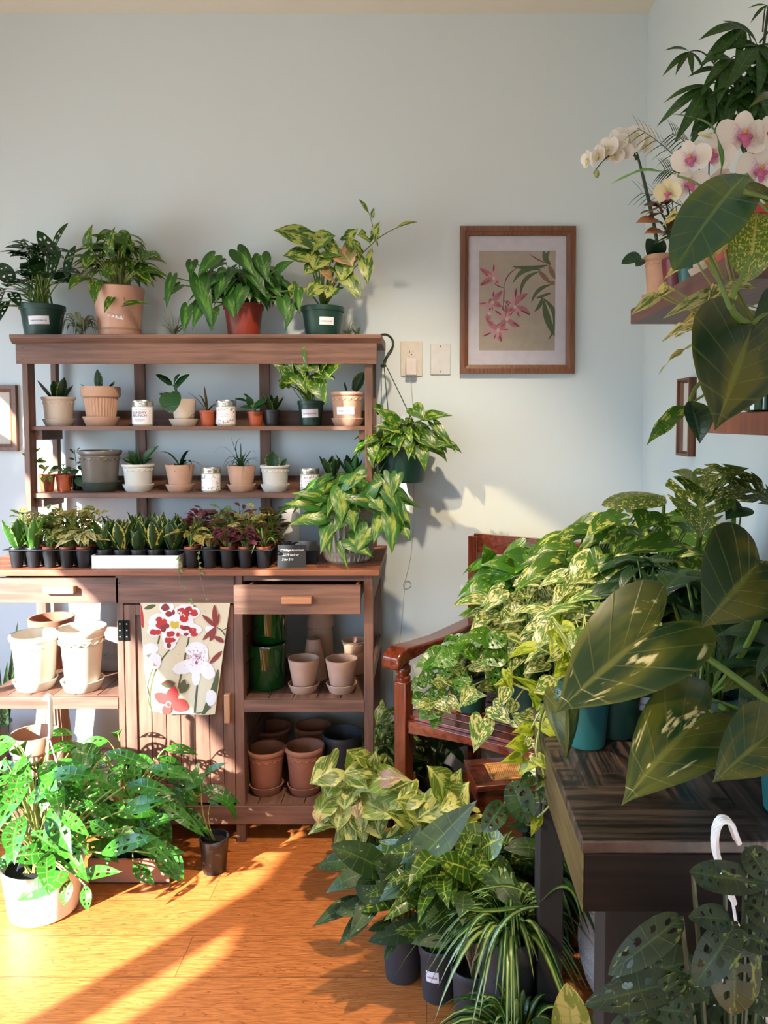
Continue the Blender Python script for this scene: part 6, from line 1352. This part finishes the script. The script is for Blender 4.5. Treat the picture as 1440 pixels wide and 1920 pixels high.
f = Pl('potted_variegated_philodendron', 'twisting cream and green leaves in front of the upper floating shelf\'s lower edge', V((.71, 1.42, zl1)), .055, .11, 'nursery', NBLACK)
for q in ((1238, 555, 1182, 592, 26), (1240, 548, 1268, 546, 12), (1300, 478, 1245, 525, 22), (1340, 548, 1242, 598, 26), (1350, 545, 1420, 540, 22), (1345, 535, 1325, 570, 22), (1365, 450, 1318, 490, 20), (1358, 460, 1405, 412, 18), (1345, 600, 1302, 595, 12), (1278, 400, 1240, 425, 18), (1300, 380, 1270, 400, 16), (1260, 540, 1225, 560, 26), (1380, 545, 1330, 600, 20)):
    hero(f, q[0], q[1], q[2], q[3], q[4], 1.3, 1.27, 'lance', (R.uniform(-.4, .4), -1, .3), arch=.15, fold=.3, wav=.35, stem=(1370, 620, 1.3), sw=.0018, rows=12)
bush(f, at(1375, 620, 1.35), (.07, .05, .08), 16, .09, .03, 'lance', lo=-.3, drop=.4, wav=.3); fin(f, G_CURL, STEMP)
# ================================================================ floor plants on the right
f = potted('potted_arrowhead_vine', 'pinkish-yellow arrowhead vine in a labelled dark green pot at the bench\'s right front corner', 'potted plant', 648, 735, 1558, 1627, 2.26, 0, 'nursery', NTEAL, .8, stk=(0.15, .42, 40, 18))
many(f, [(a, b, c, d, e * 1.25) for a, b, c, d, e in ((628, 1440, 580, 1470, 62), (665, 1425, 650, 1405, 50), (700, 1440, 706, 1404, 26), (650, 1480, 645, 1520, 50), (620, 1500, 590, 1535, 46), (640, 1510, 632, 1560, 46), (690, 1460, 775, 1465, 56), (680, 1500, 740, 1535, 56), (700, 1440, 640, 1450, 40), (670, 1520, 680, 1570, 40), (705, 1510, 770, 1520, 50), (720, 1480, 800, 1490, 50), (660, 1450, 690, 1480, 36), (625, 1470, 610, 1500, 44), (700, 1530, 715, 1575, 50), (655, 1550, 665, 1600, 24), (690, 1425, 660, 1415, 34))], 2.12, shape='arrow', n=(0, -.9, .7), wav=.03)
for q in ((600, 1520, 596, 1545, 34), (715, 1462, 760, 1458, 44), (668, 1510, 672, 1540, 30)): hero(f, q[0], q[1], q[2], q[3], q[4], 2.1, shape='arrow', n=(0, -.9, .7), mi=1)
bush(f, f.top + V((0, 0, .12)), (.13, .11, .1), 30, .08, .06, 'arrow', lo=-.3, drop=.7, face=.8)
fin(f, [G_SYNY, leafmat('blush_arrowhead_leaf', 'c09468', 'd8c47c', 'm', .5, 0, 3, vein='dcd09a', va=.4)], STEM)
f = potted('potted_arrowhead_vine', 'pale yellow-green arrowhead vine growing in front of the cane stool', 'potted plant', 780, 870, 1640, 1720, 2.02, 0, 'nursery', NBLACK, .8)
many(f, [(a, b, c, d, e * 1.2) for a, b, c, d, e in ((835, 1480, 800, 1435, 62), (860, 1500, 880, 1465, 50), (840, 1500, 775, 1540, 72), (870, 1500, 825, 1520, 60), (790, 1520, 740, 1500, 60), (770, 1540, 720, 1520, 40), (800, 1560, 760, 1600, 44), (750, 1560, 720, 1600, 34), (880, 1530, 860, 1565, 40), (780, 1490, 740, 1520, 50), (820, 1560, 830, 1600, 40), (740, 1580, 715, 1600, 26), (855, 1470, 865, 1440, 30))], 1.95, shape='arrow', n=(0, -.8, .8), wav=.04)
bush(f, f.top + V((0, -.02, .14)), (.13, .1, .12), 40, .085, .06, 'arrow', lo=-.5, drop=.7, face=.8)
fin(f, G_SYNY, STEMP)
for (px, Y_, lab, rr_) in ((815, 2.72, 'dark arrowhead vine on the floor under the armchair', .12), (722, 2.62, 'green arrowhead vine on the floor between the bench and the armchair', .09)):
    f = Pl('potted_arrowhead_vine', lab, V((at(px, 1480, Y_).x, Y_, 0)), .07, .13, 'nursery', NBLACK)
    bush(f, f.top + V((0, 0, .14)), (rr_, .08, .13), 36, .08, .055, 'arrow', lo=-.6, drop=.6, face=.6, ymax=2.93, sw=.002); 
    if px < 750: many(f, ((722, 1330, 705, 1360, 40), (715, 1370, 735, 1345, 34), (725, 1420, 700, 1440, 40), (715, 1460, 735, 1420, 40)), 2.6, shape='arrow', n=(0, -.9, .6))
    fin(f, G_MARBG if px < 750 else G_DARK, STEM)
f = potted('potted_aglaonema', 'speckled aglaonema in the leftmost of the three dark grey pots on the floor', 'potted plant', 714, 796, 1742, 1846, 1.87, 0, 'nursery', NGREY, .82)
many(f, ((728, 1635, 620, 1585, 56), (730, 1660, 735, 1600, 36), (700, 1640, 692, 1700, 60), (735, 1600, 730, 1690, 60), (715, 1690, 630, 1712, 36), (765, 1640, 700, 1615, 26), (820, 1735, 690, 1765, 42), (745, 1760, 720, 1800, 16), (730, 1650, 790, 1640, 34), (720, 1650, 668, 1655, 16), (735, 1730, 690, 1745, 18), (760, 1740, 735, 1765, 16)), 1.78, shape='oval', n=(0, -.8, .8), wav=.02)
hero(f, 762, 1640, 895, 1500, 66, 1.76, 1.72, 'lance', (-.4, -.9, .5), arch=.03, rows=14, K=5, sw=.003); hero(f, 750, 1640, 790, 1545, 60, 1.8, 1.82, 'lance', (-.3, -.9, .5), rows=14, K=5, sw=.003)
bush(f, f.top + V((0, 0, .12)), (.11, .1, .1), 26, .12, .045, 'lance', lo=-.2, drop=.5, face=.6, sw=.0025)
fin(f, G_AGL, STEMP)
f = potted('potted_aglaonema', 'broad-leaved plant in the middle labelled grey pot of the three on the floor', 'potted plant', 783, 860, 1774, 1882, 1.80, 0, 'nursery', NGREY, .8, stk=(-.35, .55, 26, 22, .03))
many(f, ((840, 1640, 765, 1650, 50), (900, 1640, 820, 1610, 54), (880, 1690, 850, 1740, 60), (920, 1640, 910, 1720, 44), (830, 1655, 750, 1640, 40), (870, 1660, 800, 1690, 50), (800, 1700, 760, 1680, 34), (850, 1750, 740, 1745, 34), (890, 1650, 905, 1600, 60), (905, 1590, 945, 1570, 60), (860, 1620, 885, 1555, 30), (860, 1700, 930, 1720, 50), (840, 1700, 800, 1740, 44), (900, 1700, 870, 1650, 50)), 1.72, shape='oval', n=(0, -.8, .8), wav=.03, sw=.003)
bush(f, f.top + V((.02, 0, .16)), (.12, .11, .13), 50, .13, .05, 'lance', lo=-.4, drop=.4, face=.6, sw=.003, up=.2)
for _ in range(16): f.S.bez(f.top + V((R.uniform(-.035, .035), R.uniform(-.03, .03), -.01)), f.top + V((R.uniform(-.05, .05), 0, .06)), f.top + V((R.uniform(-.1, .1), R.uniform(-.06, .06), .14)), .004, .002, 5, 5)
fin(f, leafmat('gold_vein_aglaonema_leaf', '3a6420', '8fa038', 'm', .6, 0, 5, vein='c2c84a', va=.5, rough=.3), STEM)
f = potted('potted_alocasia', 'tan-stemmed plant in the rightmost and nearest of the three dark grey pots on the floor', 'potted plant', 843, 932, 1800, 1915, 1.72, 0, 'nursery', NGREY, .8)
for _ in range(14): a = f.top + V((R.uniform(-.01, .03), R.uniform(-.02, .02), -.01)); f.S.bez(a, a + V((R.uniform(-.03, .05), 0, .07)), a + V((R.uniform(-.1, .12), R.uniform(-.06, .06), R.uniform(.13, .2))), .0045, .0025, 6, 6)
many(f, ((905, 1760, 835, 1720, 40), (860, 1745, 770, 1770, 40), (930, 1750, 900, 1780, 30), (915, 1740, 960, 1700, 36)), 1.66, shape='lance', n=(0, -.8, .8))
bush(f, f.top + V((.0, .03, .2)), (.12, .1, .1), 30, .12, .05, 'lance', lo=-.2, drop=.5, face=.6, sw=0)
fin(f, [G_AGL], STEMT)
for i, (px, py, Y_, n_, L_, lab) in enumerate(((955, 1700, 1.62, 46, .2, 'large spider plant with arching cream-striped leaves left of the table leg'), (970, 1830, 1.5, 48, .21, 'low spider plant at the bottom of the photo with a curling white-edged leaf'), (1015, 1610, 1.85, 40, .19, 'dark spider plant in the shade beside the table\'s side board'), (930, 1640, 1.95, 34, .22, 'tall striped spider plant in front of the cane stool'))):
    c = at(px, py, Y_); zz = max(.12, c.z - .05) if i != 1 else .1
    f = Pl('spider_plant', lab, V((c.x, Y_, 0)), .065, zz, 'nursery', NGREY, taper=.78); grass(f, n_ * 3, L_ * 1.15, .016, .7, lo=.15, zmin=.02, dr=.45, ymax=2.3)
    if i == 0:
        for (x0, y0, x1, y1, x2, y2) in ((1010, 1700, 930, 1700, 905, 1830), (1000, 1690, 960, 1640, 870, 1680), (1015, 1690, 1080, 1620, 1090, 1740), (990, 1700, 900, 1720, 860, 1700)): f.L.ribbon(at(x0, y0, 1.55), at(x1, y1, 1.52), at(x2, y2, 1.5), .016)
    fin(f, G_SPID if i != 2 else G_GRASS, STEM)
# bottom plants
f = Pl('potted_plant', 'pale yellow-green broad leaf at the bottom edge of the photo, left of the patterned planter', V((at(1080, 1900, 1.5).x + .03, 1.42, 0)), .06, .1, 'nursery', NGREY)
hero(f, 1075, 1960, 1062, 1842, 76, 1.4, 1.38, 'oval', (-.1, -1, .3), rows=14, K=5, sw=.004, name='leaf', mat=leafmat('pale_broad_leaf', '8a9a50', 'cabf78', 'm', .5, 0, 3, vein='6a8a3c', va=.5))
many(f, ((1100, 1920, 1115, 1900, 24), (1110, 1940, 1180, 1890, 50), (1040, 1950, 1000, 1910, 40)), 1.4, shape='oval'); fin(f, G_BIGT, STEM)
Yp = 1.80; c = V((at(1152, 1800, Yp).x, Yp, 0)); rr_ = 70 * Yp / F
t = thing('ceramic_planter', c, 'white embossed planter with a paper tag, under the dark table beside its leg', 'planter'); hh = 180 * Yp / F
pr = [(rr_ * .5, 0), (rr_ * .55, .004), (rr_ * .78, hh * .2), (rr_ * .96, hh * .45), (rr_, hh * .65), (rr_ * .93, hh * .88), (rr_ * .86, hh * .98), (rr_ * .84, hh), (rr_ * .76, hh), (rr_ * .74, hh * .9), (rr_ * .45, .01), (0, .01)]
m = M(); m.lathe(pr, c, 40)
def rad(z):
    for (a, za), (b, zb) in zip(pr, pr[1:]):
        if za <= z <= zb: return a + (b - a) * (z - za) / max(1e-6, zb - za)
    return rr_
for j in range(13):
    z0_ = hh * (.08 + j * .063)
    for i in range(44):
        a0 = 2 * PI * i / 44 + (j % 2) * .07; tl = .6 if j % 2 else -.5
        if math.sin(a0) > .3: continue
        P = []
        for q in range(7):
            w = 2 * PI * q / 6; u, v = math.cos(w) * .0035, math.sin(w) * .0062; u2 = u + v * tl; z = z0_ + v; rr2 = rad(z) + .0004; P.append(c + V((math.cos(a0 + u2 / rr_) * rr2, math.sin(a0 + u2 / rr_) * rr2, z)))
        m.tube(P, .0008, None, 3)
build(m, 'vase', plain('embossed_white_ceramic', 'f2f4fa', .5, 0, .02, 30), t)
sticker(c, rr_ * 1.02, hh, rr_ * 1.03, rr_ * 1.03, -PI / 2 - .55, hh * .84, .06, .026, t, -.3)
c = V((.62, 1.5, 0)); m = M(); m.lathe(prof('smooth', .09, .07, .17), c, 32); build(m, 'plant_pot', plain('pale_blue_plastic', 'b8c4dc', .5), label='pale blue-white pot under the dark table at the right edge', cat='plant pot', org=c)
f = potted('potted_swiss_cheese_vine', 'large-leaved holey vine with an upright white hook, in front of the dark table', 'potted plant', 1230, 1520, 1900, 2040, 1.0, 0, 'hang', WPL, .82)
f.t.location = f.t.location
Yh = 1.0
hanger(f, [at(x, y, Yh) for x, y in ((1383, 1578), (1376, 1560), (1368, 1540), (1352, 1537), (1342, 1556), (1341, 1590), (1352, 1630), (1366, 1665), (1374, 1690))], [(at(1374, 1690, Yh), at(1380, 1730, Yh)), (at(1380, 1730, Yh), at(1342, 1880, Yh)), (at(1380, 1730, Yh), at(1360, 1905, Yh)), (at(1382, 1730, Yh), at(1432, 1850, Yh)), (at(1342, 1880, Yh), f.b + V((-f.r, 0, f.h))), (at(1360, 1905, Yh), f.b + V((0, -f.r, f.h))), (at(1432, 1850, Yh), f.b + V((f.r, 0, f.h)))], WPL, .0065, .0022)
for q in ((1278, 1720, 1140, 1828, 62), (1370, 1735, 1375, 1905, 100), (1370, 1725, 1290, 1720, 50), (1275, 1840, 1095, 1885, 62), (1280, 1835, 1330, 1870, 60), (1300, 1640, 1440, 1660, 60), (1360, 1650, 1292, 1635, 50), (1440, 1610, 1470, 1680, 70), (1400, 1590, 1440, 1650, 60), (1290, 1830, 1170, 1905, 40), (1380, 1750, 1460, 1780, 50), (1400, 1850, 1460, 1900, 60), (1240, 1890, 1130, 1960, 60), (1400, 1690, 1470, 1740, 60), (1380, 1730, 1300, 1850, 70), (1300, 1900, 1200, 1890, 50)):
    hero(f, q[0], q[1], q[2], q[3], q[4], Yh - .08, Yh - .1, 'oval', (-.1, -.9, .8), hole=3, rows=15, K=5, sw=.003, wav=.03, arch=.1)
bush(f, at(1400, 1880, Yh + .03), (.1, .09, .1), 26, .11, .06, 'oval', lo=-.5, drop=.6, hole=3, face=.6, sw=.0025, zmin=.03)
fin(f, leafmat('dark_vine_leaf', '17320f', '6c7c2c', 'm', .66, 0, 4, two='2a3a12', vein='5c7a30', va=.25, vw=.25, rough=.48, tr=.12), STEMD)
